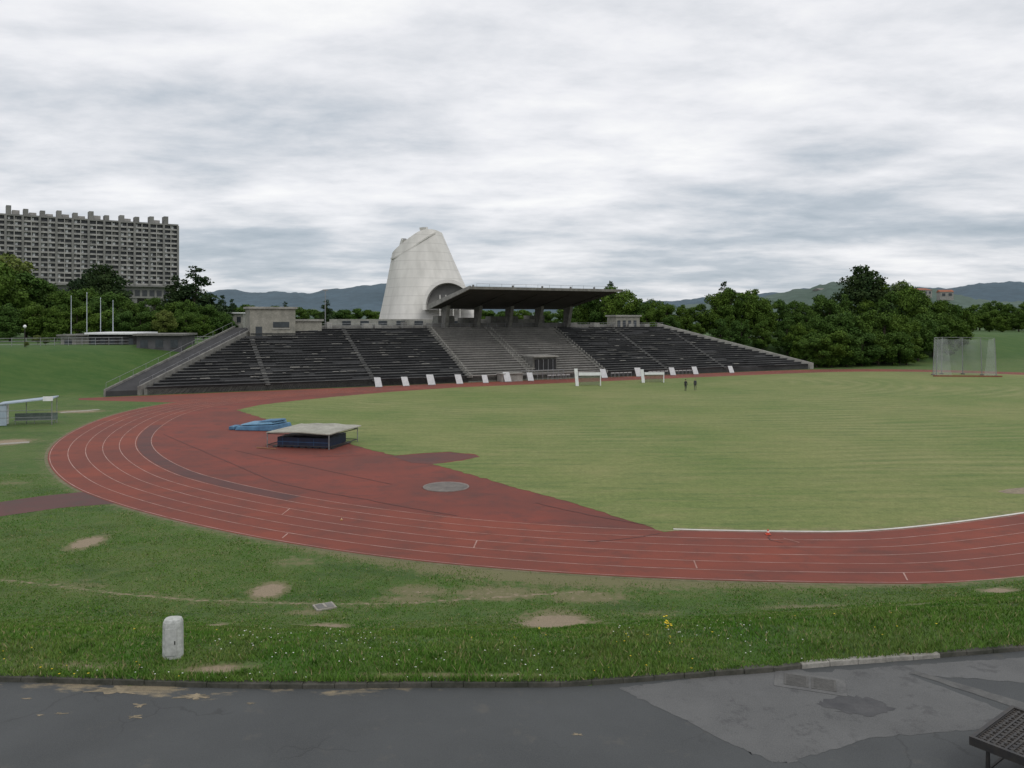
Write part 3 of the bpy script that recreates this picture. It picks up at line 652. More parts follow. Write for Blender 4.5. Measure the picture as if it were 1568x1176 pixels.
# ------------------------------------------------------------------ trees
def leaf_mat(name,c1,c2):
    m,nt,b=nodes_of(name); b.inputs['Roughness'].default_value=.75; b.inputs['Specular IOR Level'].default_value=.12
    oi=N(nt,'ShaderNodeObjectInfo'); v=coords(nt)
    col=mixc(nt,ramp(nt,noise_n(nt,v,.55,4,.7),.36,.64),c1,c2)
    col=mixc(nt,ramp(nt,noise_n(nt,v,5,2,.7),.35,.65,0,.5),col,mixc(nt,1.,col,(.55,.6,.5),'MULTIPLY'))
    col=mixc(nt,ramp(nt,oi.outputs['Random'],0,1,0,.7),col,mixc(nt,1.,col,(1.7,1.4,.8),'MULTIPLY'))
    nt.links.new(col,b.inputs['Base Color']); return m
M_l1=leaf_mat('leaves_deciduous',(.038,.084,.017),(.075,.138,.030)); M_l2=leaf_mat('leaves_conifer',(.016,.038,.018),(.028,.052,.022)); M_l3=leaf_mat('leaves_pale',(.085,.13,.04),(.13,.17,.06))
def tree_mesh(name,kind,seed):
    r=np.random.default_rng(seed); mb=MB(); lobes=[]
    if kind in('round','bushy','pale'):
        zc,rx,rz=(7.4,3.4,3.8) if kind!='bushy' else (6.2,4.0,5.2)
        n=34 if kind!='bushy' else 46
        skew=r.uniform(-.25,.25,2)
        while len(lobes)<n:
            p=r.uniform(-1,1,3); d=np.linalg.norm(p)
            if d>1.05 or d<.3: continue
            k_=1+.35*noise.noise(Vector((p[0]*2+seed,p[1]*2,p[2]*2)))
            c=np.array([p[0]*rx*k_+skew[0]*p[2]*3,p[1]*rx*k_+skew[1]*p[2]*3,zc+p[2]*rz*k_]); lobes.append((c,r.uniform(.55,1.45),(1,1,.75)))
    elif kind=='conifer':
        for l in range(17):
            z=1.5+l*.62; R=3.3*(1-(l/17.0))**.85*r.uniform(.75,1.15)+.25
            for q in range(max(2,int(5*(1-l/18)))):
                a=r.uniform(0,6.28); lobes.append((np.array([math.cos(a)*R*.6,math.sin(a)*R*.6,z+r.normal(0,.2)]),R*.55+.15,(1,1,.45)))
    elif kind=='cedar':
        for l in range(12):
            z=3+l*.75; R=(4.3*(1-(l/13.0)**1.6)+.5)*r.uniform(.7,1.1)
            for q in range(4):
                a=r.uniform(0,6.28); lobes.append((np.array([math.cos(a)*R*.62,math.sin(a)*R*.62,z+r.normal(0,.25)]),R*.48+.2,(1,1,.38)))
    tot=10500 if kind!='bushy' else 14000; wts=np.array([l[1]**2 for l in lobes]); wts=wts/wts.sum(); Vs=[]
    for (c,R,sc),w in zip(lobes,wts):
        n=int(tot*w)+5; d=r.normal(size=(n,3)); d/=np.linalg.norm(d,axis=1)[:,None]
        spikes=np.array([1+.45*noise.noise(Vector((float(q[0])*2.3+c[0],float(q[1])*2.3+c[1],float(q[2])*2.3+c[2]))) for q in d])[:,None]
        rad=(r.uniform(.3,1.0,(n,1))**.5)*spikes*1.12+np.abs(r.normal(0,.12,(n,1)))
        pos=c+d*R*np.array(sc)*rad
        s=r.uniform(.08,.20,(n,1)); a=r.normal(size=(n,3)); a/=np.linalg.norm(a,axis=1)[:,None]; nn_=d+r.normal(0,.9,(n,3)); b=np.cross(a,nn_); b/=np.linalg.norm(b,axis=1)[:,None]+1e-6; a=np.cross(b,nn_); a/=np.linalg.norm(a,axis=1)[:,None]+1e-6
        Vs.append(np.stack([pos-a*s*1.4,pos-b*s,pos+a*s*1.4,pos+b*s],1))
    Vs=np.concatenate(Vs); Vs=Vs[Vs[:,:,2].min(1)>.1].reshape(-1,3)
    topz=max(l[0][2] for l in lobes)
    mb.cyl((0,0,-.4),(r.normal(0,.15),r.normal(0,.15),topz*.55),.30,.17,8,0); mb.cyl((0,0,topz*.5),(0,0,topz*.95),.17,.05,6,0)
    for (c,R,sc) in lobes[:12]:
        z0=min(c[2]*.6,topz*.5); mb.cyl((0,0,z0),tuple(c),.1,.03,5,0)
    nv=len(mb.v); allv=np.concatenate([np.array(mb.v),Vs])
    me=bpy.data.meshes.new(name); faces=list(mb.f)+[tuple(nv+4*i+k for k in range(4)) for i in range(len(Vs)//4)]
    me.from_pydata(allv.tolist(),[],faces); me.materials.append(M_bark); me.materials.append(M_l2 if kind in('conifer','cedar') else (M_l3 if kind=='pale' else M_l1))
    me.polygons.foreach_set('material_index',[0]*len(mb.f)+[1]*(len(Vs)//4)); me.update(); return me
TM={'round':[tree_mesh('tree_round_%d'%i,'round',i+1) for i in range(3)],'bushy':[tree_mesh('tree_bushy_%d'%i,'bushy',i+11) for i in range(4)],'pale':[tree_mesh('tree_pale','pale',31)],
    'conifer':[tree_mesh('conifer_%d'%i,'conifer',i+41) for i in range(2)],'cedar':[tree_mesh('cedar','cedar',51)]}
TH={k:[sorted(v.co.z for v in me.vertices)[-30] for me in l] for k,l in TM.items()}
def plant(kind,u,D,vtop,ws=1.0,zb=None):
    x=(u-784)*D/F; z=float(hgt(x,D)) if zb is None else zb; top=H+(Y0-vtop)*D/F
    q=random.randrange(len(TM[kind])); s=(top-z)/TH[kind][q]
    nm={'conifer':'pine_tree','cedar':'cedar_tree'}.get(kind,'deciduous_tree')
    o=bpy.data.objects.new(nm,TM[kind][q]); scene.collection.objects.link(o)
    o.location=(x,D,z-.1); o.rotation_euler=(0,0,random.uniform(0,6.28)); w=s*ws*random.uniform(.95,1.15); o.scale=(w,w,s)
for u,D,v in [(905,222,449),(928,214,441),(950,208,446),(975,206,455),(1000,208,462),(1025,212,466),(1048,214,470),(1072,216,464),(1098,214,450),(1118,212,440),(1142,214,447),(1165,218,456),(1190,220,460),(1215,222,456),(1240,226,459),(1268,226,455),(1295,228,460),(1322,230,452),(1350,232,449),(1375,232,437),(1398,236,445),(1422,240,450),(1445,240,454),(1468,242,464)]:
    plant('bushy',u+random.uniform(-5,5),D,v+random.uniform(-5,6),.92)
for u,D,v in [(990,203,478),(1030,204,484),(1068,203,488),(1105,200,486),(1140,204,490),(1172,205,488),(1205,205,490),(1232,202,494),(1258,204,488),(1284,206,482),(1308,208,478),(1332,209,480),(1356,211,476),(1380,213,482),(1400,218,480),(1425,225,482),(1450,232,480),(1472,238,486)]:
    plant('bushy',u+random.uniform(-6,6),D,v+random.uniform(-7,6),.95)
for u,D,v in [(1250,197,512),(1272,198,508),(1296,200,506),(1320,203,508),(1345,205,510),(1368,206,508),(1388,208,515)]: plant('bushy',u,D,v+random.uniform(-4,4),1.25)
plant('cedar',1325,236,406,1.15); plant('conifer',1345,240,424); plant('pale',1385,262,430,.9); plant('conifer',935,226,431,.6); plant('conifer',1110,226,431,.8)
for u,D,v in [(1500,330,466),(1525,335,460),(1550,330,465),(1580,330,458),(1515,300,474),(1560,300,474),(1600,310,470),(1640,320,460),(1490,300,482),(1535,290,484),(1580,290,483)]: plant('bushy',u,D,v,1.2)
for u,D,v in [(-30,190,400),(10,200,422),(40,205,418),(70,210,432),(95,200,441),(120,215,438),(150,200,448),(180,205,450),(205,215,460),(235,210,456),(262,212,458),(290,208,460),(315,215,464),(335,222,474)]: plant('bushy',u,D,v+random.uniform(-3,3),1.0)
for u,D,v in [(-20,172,458),(15,170,464),(50,172,462),(85,172,468),(118,174,468),(150,175,474),(185,176,476),(215,178,476),(250,180,478),(285,182,478),(312,186,482)]: plant('bushy',u,D,v,1.1)
plant('pale',15,230,388,1.2); plant('pale',60,186,468,1.); plant('pale',250,176,474,1.); plant('cedar',160,245,404,1.0); plant('cedar',146,255,410,1.0)
plant('conifer',300,235,408,1.25); plant('conifer',268,240,422,1.1); plant('conifer',283,238,428,1.0); plant('conifer',340,260,452,.9);plant('conifer',356,270,458)
for u,D,v in [(352,300,468),(372,330,466),(395,330,470),(415,320,468),(440,330,472),(462,340,470),(485,330,474),(520,330,474),(545,330,472),(568,330,474),(740,330,474),(765,330,476),(800,330,474),(835,330,476),(870,320,472),(895,290,468)]: plant('round',u,D,v,1.5)
plant('conifer',437,300,462,.8); plant('conifer',500,290,459,1.0)
for u in (105,170,228,262,345): plant('round',u,158,514+random.uniform(-4,4),1.6,6.0)
for u,D,v in ((40,140,522),(70,146,516),(58,150,512)): plant('pale',u,D,v,1.2)

# ------------------------------------------------------------------ background low buildings
def bldg(name,u0,u1,D,vt,vb,mats,roof=True,wins=4,ry=0.,depth=8):
    x0=(u0-784)*D/F;x1=(u1-784)*D/F; zt=H+(Y0-vt)*D/F; zb_=H+(Y0-vb)*D/F-2; w=x1-x0; h=zt-zb_
    mb=MB(); mb.box(0,w,0,depth,0,h,0)
    if roof=='flat': mb.box(-.4,w+.4,-.8,depth+.4,h+.005,h+.35,1)
    if roof=='gable':
        rh=h*.28; mb.add([(-.4,-.4,h),(w+.4,-.4,h),(w+.4,depth+.4,h),(-.4,depth+.4,h),(-.4,depth/2,h+rh),(w+.4,depth/2,h+rh)],[(0,1,5,4),(2,3,4,5),(0,4,3),(1,2,5),(0,3,2,1)],1)
    for k in range(wins):
        a=w*(k+.25)/wins; c=w*(k+.75)/wins; mb.box(a,c,-.05,-.004,2+(h-2)*.3,2+(h-2)*.75,2); mb.box(a-.1,c+.1,-.12,-.052,2+(h-2)*.25,2+(h-2)*.29,0)
    return mb.build(name,mats,(x0,D,zb_),ry)
bldg('changing_room_building',136,208,150,512,538,[M_dark,M_white,M_glass],'flat',5)
bldg('storage_shed',209,276,146,514,540,[mat('shed_grey',(.09,.09,.095),(.06,.06,.065),.5),M_conc,M_glass],'flat',3,.1)
bldg('concrete_hut',93,116,151,515,535,[M_conc_l,M_conc,M_glass],'flat',1)
bldg('white_house',322,372,262,480,500,[M_conc_l,M_white,M_glass],'flat',4)
bldg('tiled_house',1408,1432,640,444,452,[M_conc_l,M_orange,M_glass],'gable',3,.3,14)
bldg('tiled_house',1440,1458,620,447,456,[M_conc_l,M_orange,M_glass],'gable',2,-.3,14)
bldg('tiled_house',1256,1276,700,444,452,[M_conc_l,M_conc,M_glass],'gable',2,.1,14)
bldg('tiled_house',1112,1132,560,476,484,[M_white,M_orange,M_glass],'gable',2,.1,12)
mb=MB()
for k in range(36):
    x,y=P(-60+k*2.2,27.5); mb.cyl((x,y,7),(x,y,8.7),.05,None,5,0)
a=P(-60,27.5);c=P(19,27.5)
for z in (7.5,8.05,8.6): mb.cyl((a[0],a[1],z),(c[0],c[1],z),.035,None,5,0)
mb.build('embankment_fence',[M_metal])
for u,vt in ((109,455),(133,450),(154,458),(173,462)):
    Dp=158; mb=MB(); h_=H+(Y0-vt)*Dp/F-6.8; mb.cyl((0,0,0),(0,0,h_),.09,.05,8,0); mb.cyl((0,0,h_),(0,0,h_+.25),.1,.02,8,0); mb.box(-.3,.3,-.3,.3,0,.3,1)
    mb.build('flagpole',[mat('pole_paint',(.5,.55,.6),(.4,.44,.5)),M_conc],((u-784)*Dp/F,Dp,6.9))
mb=MB(); mb.cyl((0,0,0),(0,0,3.6),.08,.05,8,0); mb.cyl((0,0,3.6),(0,0,3.9),.3,.12,10,1); mb.cyl((0,0,3.3),(0,0,3.6),.12,.3,10,1)
x=(38-784)*140/F; mb.build('street_lamp',[M_dmetal,M_white],(x,140,float(hgt(x,140))))

# ------------------------------------------------------------------ athletics equipment
c=site(470,683)
mb=MB()
mb.box(-2.6,3.2,-1.9,2.6,.08,.95,0); mb.box(-2.62,3.22,-1.92,-1.905,.5,.56,3)
for k in (-2.0,-.2,1.6): mb.box(k,k+.05,-1.93,-1.925,.1,.93,3)
for k in range(9): mb.box(-3.1+k*.8,-2.6+k*.8,-2.0,2.7,.0,.075,2)
nxs=16; vs=[];fs=[]
for j in range(9):
    for i in range(nxs+1):
        X=-3.6+7.3*i/nxs; Yv=-2.5+5.9*j/8; zc=1.50+.05*math.sin(i*1.2)*math.sin(j*.7)-.05*math.cos(2*math.pi*i/nxs)+.02*j
        vs.append((X+.12*j,Yv,zc))
o_=len(vs); vs+= [(p[0],p[1],p[2]-.09) for p in vs]
for j in range(8):
    for i in range(nxs):
        a_=j*(nxs+1)+i; fs.append((a_,a_+1,a_+nxs+2,a_+nxs+1)); fs.append((o_+a_,o_+a_+nxs+1,o_+a_+nxs+2,o_+a_+1))
for i in range(nxs): fs.append((i,o_+i,o_+i+1,i+1)); q=8*(nxs+1)+i; fs.append((q,q+1,o_+q+1,o_+q))
for j in range(8): q=j*(nxs+1); fs.append((q,q+nxs+1,o_+q+nxs+1,o_+q)); q+=nxs; fs.append((q,o_+q,o_+q+nxs+1,q+nxs+1))
mb.add(vs,fs,1)
for px,py in((-3.5,-2.4),(3.6,-2.4),(-3.3,3.3),(4.3,3.2)): mb.cyl((px,py,0),(px,py,1.45),.05,None,6,4)
for (a_,b_) in (((-3.5,-2.4),(3.6,-2.4)),((3.6,-2.4),(4.3,3.2)),((-3.5,-2.4),(-3.3,3.3)),((-3.3,3.3),(4.3,3.2))):
    for z in (.25,1.3): mb.cyl((*a_,z),(*b_,z),.04,None,6,2)
mb.cyl((-4.2,-1.5,.1),(-3.5,-2.4,.25),.05,None,6,5); mb.cyl((-4.4,-3.0,.05),(-2,-3.3,.05),.05,None,6,5)
o=mb.build('high_jump_landing_mat',[M_blue,mat('mat_cover',(.42,.41,.35),(.28,.275,.23),.6,.8,fine=4),M_dmetal,mat('blue_trim',(.04,.09,.19),(.03,.07,.14)),M_metal,mat('wood_rail',(.30,.16,.08),(.2,.1,.05))],(c[0],c[1]+.5,.022),-.22); o.scale=(.88,.9,1)
c=site(403,657); mb=MB()
mb.hexa([(-2.6,-1.5,.02),(1.9,-1.7,.02),(2.7,1.7,.02),(-2.0,1.8,.02)],[(-2.4,-1.4,.45),(1.8,-1.6,.65),(2.5,1.6,.6),(-1.9,1.7,.5)],0)
mb.hexa([(-2.2,-1.2,.53),(1.5,-1.3,.70),(2.2,1.5,.65),(-1.8,1.6,.56)],[(-2.0,-1.0,.65),(1.4,-1.1,.95),(2.0,1.4,.9),(-1.6,1.5,.7)],1)
mb.hexa([(-.3,-.9,.86),(1.6,-1.2,.98),(2.3,1.2,.93),(.2,1.3,.86)],[(-.1,-.7,.98),(1.5,-1.0,1.16),(2.1,1.0,1.1),(.3,1.1,1.0)],0)
mb.box(-3.4,-2.75,-1.2,.4,.02,.4,0)
mb.build('folded_blue_mat',[M_lblue,mat('pale_blue_cover',(.16,.30,.42),(.10,.21,.32))],(c[0],c[1],.0),-.1,bevel=.08)
c=site(683,746); mb=MB(); n_=48; vs=[(0,0,.035)]
for r_,z_ in ((1.55,.035),(1.6,.05),(1.66,.05),(1.67,.0)): vs+=[(r_*math.cos(2*math.pi*i/n_),r_*math.sin(2*math.pi*i/n_),z_) for i in range(n_)]
fs=[(0,1+i,1+(i+1)%n_) for i in range(n_)]
mb.add(vs,fs,0)
for q in range(3): mb.add([vs[1+q*n_+i] for i in range(n_)]+[vs[1+(q+1)*n_+i] for i in range(n_)],[(i,n_+i,n_+(i+1)%n_,(i+1)%n_) for i in range(n_)],1)
mb.build('shot_put_circle',[mat('circle_concrete',(.20,.18,.16),(.12,.11,.10),1.1,.9,fine=12),mat('circle_rim',(.22,.18,.16),(.14,.12,.11))],(c[0],c[1],.012))
for u in (579,621,660,703,743,777,812,925,978,1030,1065,1120):
    x,y=along(u,-2.8 if u>770 else -3.2); mb=MB()
    mb.hexa([(-.45,-.03,.12),(.75,-.03,.12),(.75,.03,.12),(-.45,.03,.12)],[(-.80,.30,1.75),(.35,.30,1.75),(.35,.36,1.75),(-.80,.36,1.75)],0)
    mb.hexa([(-.48,-.05,.04),(.78,-.05,.04),(.78,.0,.04),(-.48,.0,.04)],[(-.50,-.03,.115),(.76,-.03,.115),(.76,.02,.115),(-.50,.02,.115)],1)
    mb.cyl((-.4,.9,0),(-.75,.4,1.6),.03,None,5,1); mb.cyl((.7,.9,0),(.3,.4,1.6),.03,None,5,1)
    o=mb.build('advertising_board',[mat('board_face',(.66,.68,.69),(.5,.52,.53),1.5,.6),M_metal],(x,y,.02),rng.uniform(-.2,.3)); q=rng.uniform(.85,1.1); o.scale=(q,1,q)
def goal(u,v_,w,h_):
    x,y=site(u,v_); mb=MB()
    mb.hexa([(-w/2,-.1,0),(-w/2+.55,-.1,0),(-w/2+.55,.1,0),(-w/2,.1,0)],[(-w/2-.3,-.1,h_),(-w/2+.3,-.1,h_),(-w/2+.3,.1,h_),(-w/2-.3,.1,h_)],0)
    mb.box(-w/2+.5,w/2,-.1,.1,h_*.60,h_*.78,0); mb.box(w/2-.16,w/2-.02,-.1,.1,0,h_*.595,0)
    mb.hexa([(-w/2+.8,1.4,0),(w/2,1.4,0),(w/2,1.44,0),(-w/2+.8,1.44,0)],[(-w/2+.8,.2,h_*.6),(w/2,.2,h_*.6),(w/2,.24,h_*.6),(-w/2+.8,.24,h_*.6)],1)
    mb.cyl((-w/2+.1,.1,0),(-w/2+.1,1.6,0.05),.05,None,6,2);mb.cyl((w/2-.1,.1,0),(w/2-.1,1.6,0.05),.05,None,6,2)
    mb.build('portable_goal',[M_white,M_gnet,M_metal],(x,y,.022),.1)
def net_mat(name,c_,lo,hi):
    m,nt,b=nodes_of(name); b.inputs['Base Color'].default_value=(*c_,1); b.inputs['Roughness'].default_value=.9
    tb=N(nt,'ShaderNodeBsdfTransparent'); mx=N(nt,'ShaderNodeMixShader'); v=coords(nt)
    nt.links.new(ramp(nt,noise_n(nt,v,.6,3),.3,.7,lo,hi),mx.inputs[0]); nt.links.new(tb.outputs[0],mx.inputs[1]); nt.links.new(b.outputs[0],mx.inputs[2]); nt.links.new(mx.outputs[0],nt.nodes['Material Output'].inputs[0]); return m
M_gnet=net_mat('goal_net',(.4,.42,.38),.2,.35); M_net=net_mat('cage_netting',(.42,.45,.44),.18,.34)
goal(901,591,4.6,3.1); goal(1000,586,4.3,2.5)
for u in (852,948,1005,1045):
    x,y=along(u,-2.2); mb=MB()
    for k in range(5): mb.box(-2+k*1.05,-1.1+k*1.05,-.03,.03,.85,1.02,0); mb.cyl((-1.95+k*1.05,0,0),(-1.95+k*1.05,0,.86),.03,None,5,1); mb.cyl((-1.15+k*1.05,0,0),(-1.15+k*1.05,0,.86),.03,None,5,1); mb.box(-1.97+k*1.05,-1.93+k*1.05,-.6,-.031,0,.04,1)
    mb.build('hurdle_row',[mat('hurdle_paint',(.5,.5,.5),(.35,.35,.35)),M_metal],(x,y,.02),SROT)
c=site(1476,576); mb=MB()
pp=[(-5.9,-.8),(-5.0,3.0),(-2.2,5.5),(2.2,5.5),(5.0,3.0),(6.0,-1.0)]
for (x,y) in pp: mb.cyl((x,y,0),(x*.94,y,8.0),.09,.07,7,0); mb.box(x-.3,x+.3,y-.3,y+.3,0,.25,2)
for (a_,b_) in zip(pp[:-1],pp[1:]):
    A_=Vector((*a_,.1));B_=Vector((*b_,.1));C_=Vector((b_[0]*.94,b_[1],7.9));D_=Vector((a_[0]*.94,a_[1],7.9)); g_=8
    ctr=Vector((0,1.5,0)); vs=[]
    for j in range(g_+1):
        for i in range(g_+1):
            p=(A_*(1-i/g_)+B_*(i/g_))*(1-j/g_)+(D_*(1-i/g_)+C_*(i/g_))*(j/g_); sag=math.sin(math.pi*i/g_)*.5*(.4+.6*math.sin(math.pi*j/g_)); q=(ctr-Vector((p.x,p.y,0))).normalized()*sag; dz=-.35*math.sin(math.pi*i/g_)*(j/g_); vs.append((p.x+q.x,p.y+q.y,p.z+dz))
    mb.add(vs,[(j*(g_+1)+i,j*(g_+1)+i+1,(j+1)*(g_+1)+i+1,(j+1)*(g_+1)+i) for j in range(g_) for i in range(g_)],1)
    mb.cyl((a_[0]*.94,a_[1],8),(b_[0]*.94,b_[1],8),.04,None,6,0)
mb.add([(-5.9,-.8,.1),(-3.1,-1.6,.1),(-4.0,-1.6,7.9),(-5.5,-.8,7.9)],[(0,1,2,3)],1); mb.add([(6,-1,.1),(3.2,-1.8,.1),(4.1,-1.8,7.9),(5.6,-1,7.9)],[(0,1,2,3)],1)
mb.box(-7,6.6,-2.2,-1.9,.0,.28,3); mb.build('hammer_throw_cage',[M_metal,M_net,M_conc,mat('rust_base',(.25,.08,.04),(.15,.06,.04))],(c[0],c[1],.02),-.1)
c=site(43,650); mb=MB()
mb.hexa([(-2.9,-1.0,2.35),(2.9,-1.0,2.95),(2.9,1.0,3.05),(-2.9,1.0,2.45)],[(-2.9,-1.0,2.47),(2.9,-1.0,3.07),(2.9,1.0,3.17),(-2.9,1.0,2.57)],0)
mb.box(1.9,2.9,-1.15,-1.02,2.75,3.25,1); mb.box(-2.85,-1.9,-.9,-.8,.05,2.33,0); mb.box(-2.7,-2.3,-.6,.9,.05,2.3,1)
mb.box(-1.65,2.8,.85,.93,.45,1.2,2)
for px in(-2.8,-.5,2.7): mb.cyl((px,.95,0),(px,.95,2.45+px*.1+.25),.045,None,6,3)
mb.cyl((2.75,-.9,0),(2.75,-.9,2.95),.05,None,6,3)
mb.box(-1.6,2.7,.3,.75,.42,.47,3)
for px in (-1.5,.5,2.6): mb.cyl((px,.5,0),(px,.5,.42),.03,None,5,3)
for z in (.9,1.7): mb.cyl((-2.8,-.9,z),(2.75,-.9,z),.03,None,6,3)
mb.build('team_shelter',[mat('shelter_panel',(.36,.42,.48),(.27,.33,.39),1),M_white,mat('shelter_back',(.16,.20,.18),(.10,.13,.11)),M_metal],(c[0],c[1],.0),.22)
for u,v_,col_,sc_ in ((1176,819,(.6,.07,.03),.8),(523,797,(.5,.28,.06),.4)):
    x,y=site(u,v_); mb=MB(); mb.box(-.17,.17,-.17,.17,0,.03,0); mb.cyl((0,0,.03),(0,0,.36),.12,.03,12,0); mb.cyl((0,0,.16),(0,0,.22),.092,.078,12,1)
    o=mb.build('marker_cone',[mat('cone_plastic',col_,tuple(q*.8 for q in col_),3,.5),M_white],(x,y,.03)); o.scale=(sc_,)*3
flat_poly('sand_patch_ground',[site(u,v) for u,v in ((1528,753),(1545,749),(1580,746),(1600,748),(1600,757),(1565,757),(1540,756))],.03,M_sand)
mb=MB()
for u0,v0,u1,v1 in ((92,632,152,627),(0,680,45,677)):
    a=np.array(gpt(u0,v0)[:2]);b_=np.array(gpt(u1,v1)[:2]); d=b_-a; n_=np.array([-d[1],d[0]])/np.linalg.norm(d)*.5
    mb.add([(*(a-n_),.012),(*(b_-n_),.012),(*(b_+n_),.012),(*(a+n_),.012)],[(0,1,2,3)])
mb.build('concrete_pads_pavement',[M_stone])

# ------------------------------------------------------------------ people
def person(u,v_,rz,ph,coat):
    x,y=site(u,v_); e=bpy.data.objects.new('person',None); scene.collection.objects.link(e); e.location=(x,y,.022); e.rotation_euler=(0,0,rz); e.scale=(1.12,)*3
    me=bpy.data.meshes.new('body'); s=ph
    V=[(0,0,.93),(0,0,1.12),(0,0,1.34),(0,0,1.47),(0,.0,1.53),
       (.10,0,.90),(.11,-.10*s,.50),(.11,.06*s-.02,.09),(.11,-.12+.06*s,.03),
       (-.10,0,.90),(-.11,.09*s,.50),(-.11,.22*s,.10),(-.11,.10*s,.03),
       (.17,0,1.40),(.22,.06*s,1.12),(.23,-.04*s,.88),(.23,-.06*s,.80),
       (-.17,0,1.40),(-.22,-.06*s,1.12),(-.23,-.14*s,.88),(-.23,-.17*s,.80)]
    E=[(0,1),(1,2),(2,3),(3,4),(0,5),(5,6),(6,7),(7,8),(0,9),(9,10),(10,11),(11,12),(2,13),(13,14),(14,15),(15,16),(2,17),(17,18),(18,19),(19,20)]
    R=[.15,.14,.16,.07,.055,.10,.065,.042,.04,.10,.065,.042,.04,.065,.045,.033,.035,.065,.045,.033,.035]
    for h_ in (16,20):
        for k in range(5):
            b0=V[h_]; L_=(.05,.075,.085,.078,.06)[k]; V.append((b0[0]-.005*(1 if b0[0]>0 else -1),b0[1]+(-.034+.017*k),b0[2]-.02)); V.append((b0[0]-.012*(1 if b0[0]>0 else -1),b0[1]+(-.036+.018*k)-(.03 if k==0 else 0),b0[2]-.02-L_))
            E.append((h_,len(V)-2)); E.append((len(V)-2,len(V)-1)); R+=[.010,.008]
    me.from_pydata(V,E,[]); o=bpy.data.objects.new('body',me); scene.collection.objects.link(o); o.parent=e
    sk=o.modifiers.new('skin','SKIN')
    for i,r in enumerate(R): me.skin_vertices[0].data[i].radius=(r,r*.8)
    me.skin_vertices[0].data[0].use_root=True
    o.modifiers.new('sub','SUBSURF').levels=1; o.modifiers['sub'].render_levels=2
    m,nt,b=nodes_of('clothes'); tc=N(nt,'ShaderNodeTexCoord'); sp=N(nt,'ShaderNodeSeparateXYZ'); nt.links.new(tc.outputs['Object'],sp.inputs[0])
    c1=mixc(nt,mth(nt,'GREATER_THAN',sp.outputs[2],.92),(.02,.022,.03),coat); c2=mixc(nt,mth(nt,'GREATER_THAN',sp.outputs[2],1.49),c1,(.42,.26,.19))
    hx=mth(nt,'MULTIPLY',mth(nt,'GREATER_THAN',mth(nt,'ABSOLUTE',sp.outputs[0]),.18),mth(nt,'LESS_THAN',sp.outputs[2],.86)); c2=mixc(nt,hx,c2,(.42,.26,.19)); nt.links.new(c2,b.inputs['Base Color']); b.inputs['Roughness'].default_value=.9; me.materials.append(m)
    mb=MB()
    def ell(c,r,mi):
        vs=[];fs=[];a,b_=14,10
        for j in range(b_+1):
            for i in range(a):
                t=math.pi*j/b_;p=2*math.pi*i/a; vs.append((c[0]+r[0]*math.sin(t)*math.cos(p),c[1]+r[1]*math.sin(t)*math.sin(p),c[2]+r[2]*math.cos(t)))
        for j in range(b_):
            for i in range(a): fs.append((j*a+i,(j+1)*a+i,(j+1)*a+(i+1)%a,j*a+(i+1)%a))
        mb.add(vs,fs,mi)
    ell((0,-.01,1.65),(.078,.095,.12),0); ell((0,.012,1.68),(.086,.095,.108),1); ell((0,-.108,1.64),(.014,.02,.022),0); ell((.08,0,1.645),(.012,.02,.03),0); ell((-.08,0,1.645),(.012,.02,.03),0)
    ell((.03,-.096,1.665),(.011,.008,.008),1); ell((-.03,-.096,1.665),(.011,.008,.008),1); ell((0,-.096,1.60),(.024,.01,.006),2)
    h=mb.build('head',[mat('skin',(.45,.28,.2),(.4,.24,.17)),mat('hair',(.03,.02,.015),(.02,.015,.01)),mat('lips',(.3,.12,.1))],smooth=True,parent=e)
person(1050,599,2.6,1.0,(.025,.025,.03)); person(1064.5,598,-.4,-.8,(.04,.04,.05))

# ------------------------------------------------------------------ world, sun, camera
w=bpy.data.worlds.new('World'); scene.world=w; w.use_nodes=True; nt=w.node_tree; nt.nodes.clear()
out=N(nt,'ShaderNodeOutputWorld'); sky=N(nt,'ShaderNodeTexSky',sky_type='NISHITA'); sky.sun_disc=False; sky.sun_elevation=math.radians(52); sky.sun_rotation=math.radians(150)
bg1=N(nt,'ShaderNodeBackground'); bg1.inputs[1].default_value=.1; nt.links.new(sky.outputs[0],bg1.inputs[0])
tc=N(nt,'ShaderNodeTexCoord'); sp=N(nt,'ShaderNodeSeparateXYZ'); nt.links.new(tc.outputs['Generated'],sp.inputs[0])
zc=mth(nt,'MAXIMUM',sp.outputs[2],0.0); dn=mth(nt,'ADD',zc,.13)
px=mth(nt,'DIVIDE',sp.outputs[0],dn); py=mth(nt,'DIVIDE',sp.outputs[1],dn)
cb_=N(nt,'ShaderNodeCombineXYZ'); nt.links.new(px,cb_.inputs[0]); nt.links.new(py,cb_.inputs[1])
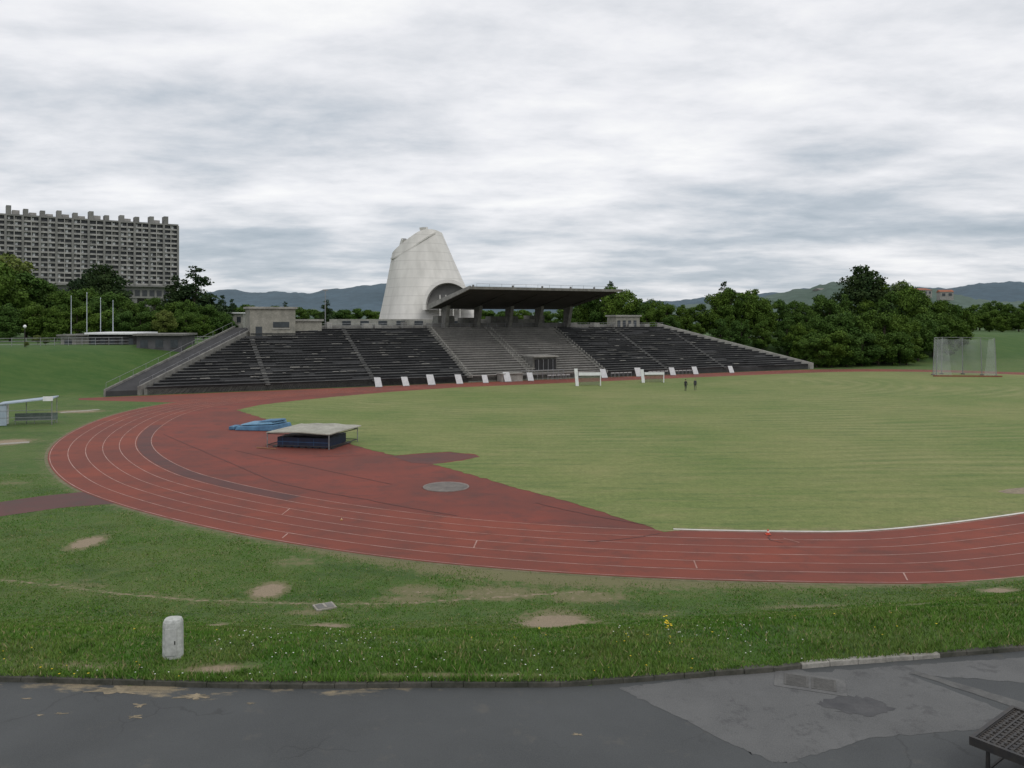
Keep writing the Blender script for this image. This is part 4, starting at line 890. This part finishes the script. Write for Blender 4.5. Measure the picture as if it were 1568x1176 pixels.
mp=N(nt,'ShaderNodeMapping'); mp.inputs['Scale'].default_value=(.75,1.0,1); mp.inputs['Location'].default_value=(5.3,2.4,0); mp.inputs['Rotation'].default_value=(0,0,-.10); nt.links.new(cb_.outputs[0],mp.inputs[0])
n1=noise_n(nt,mp.outputs[0],.95,9,.52,.12); n2=noise_n(nt,mp.outputs[0],2.6,9,.60,.15)
nz=mth(nt,'ADD',mth(nt,'MULTIPLY',n1,.62),mth(nt,'MULTIPLY',n2,.38))
elev=ramp(nt,sp.outputs[2],0.0,.36,-.055,.10)
fac=mth(nt,'ADD',nz,elev)
cr=N(nt,'ShaderNodeValToRGB'); nt.links.new(fac,cr.inputs[0])
el=cr.color_ramp.elements; el[0].position=.34; el[0].color=(.40,.465,.53,1); el[1].position=.65; el[1].color=(1.0,1.0,1.0,1)
e2=el.new(.43); e2.color=(.54,.59,.65,1); e3=el.new(.51); e3.color=(.74,.76,.80,1); e4=el.new(.58); e4.color=(.89,.895,.925,1)
bg2=N(nt,'ShaderNodeBackground'); bg2.inputs[1].default_value=1.0; nt.links.new(cr.outputs[0],bg2.inputs[0])
mx=N(nt,'ShaderNodeMixShader'); mx.inputs[0].default_value=.94; nt.links.new(bg1.outputs[0],mx.inputs[1]); nt.links.new(bg2.outputs[0],mx.inputs[2]); nt.links.new(mx.outputs[0],out.inputs[0])
sl=bpy.data.lights.new('sun','SUN'); sl.energy=.8; sl.angle=math.radians(20); sl.color=(1,.97,.92); so=bpy.data.objects.new('sun',sl); scene.collection.objects.link(so)
el_,az=math.radians(52),math.radians(150)
dvec=Vector((math.cos(el_)*math.sin(az),math.cos(el_)*math.cos(az),math.sin(el_))); so.rotation_euler=dvec.to_track_quat('Z','Y').to_euler()
cam=bpy.data.cameras.new('camera'); co=bpy.data.objects.new('camera',cam); scene.collection.objects.link(co); co.location=(0,0,H); co.rotation_euler=(math.radians(90),0,0)
cam.sensor_width=36; cam.lens=36*F/1568; cam.shift_y=-(588-Y0)/1568; cam.clip_end=12000; cam.clip_start=.1; scene.camera=co
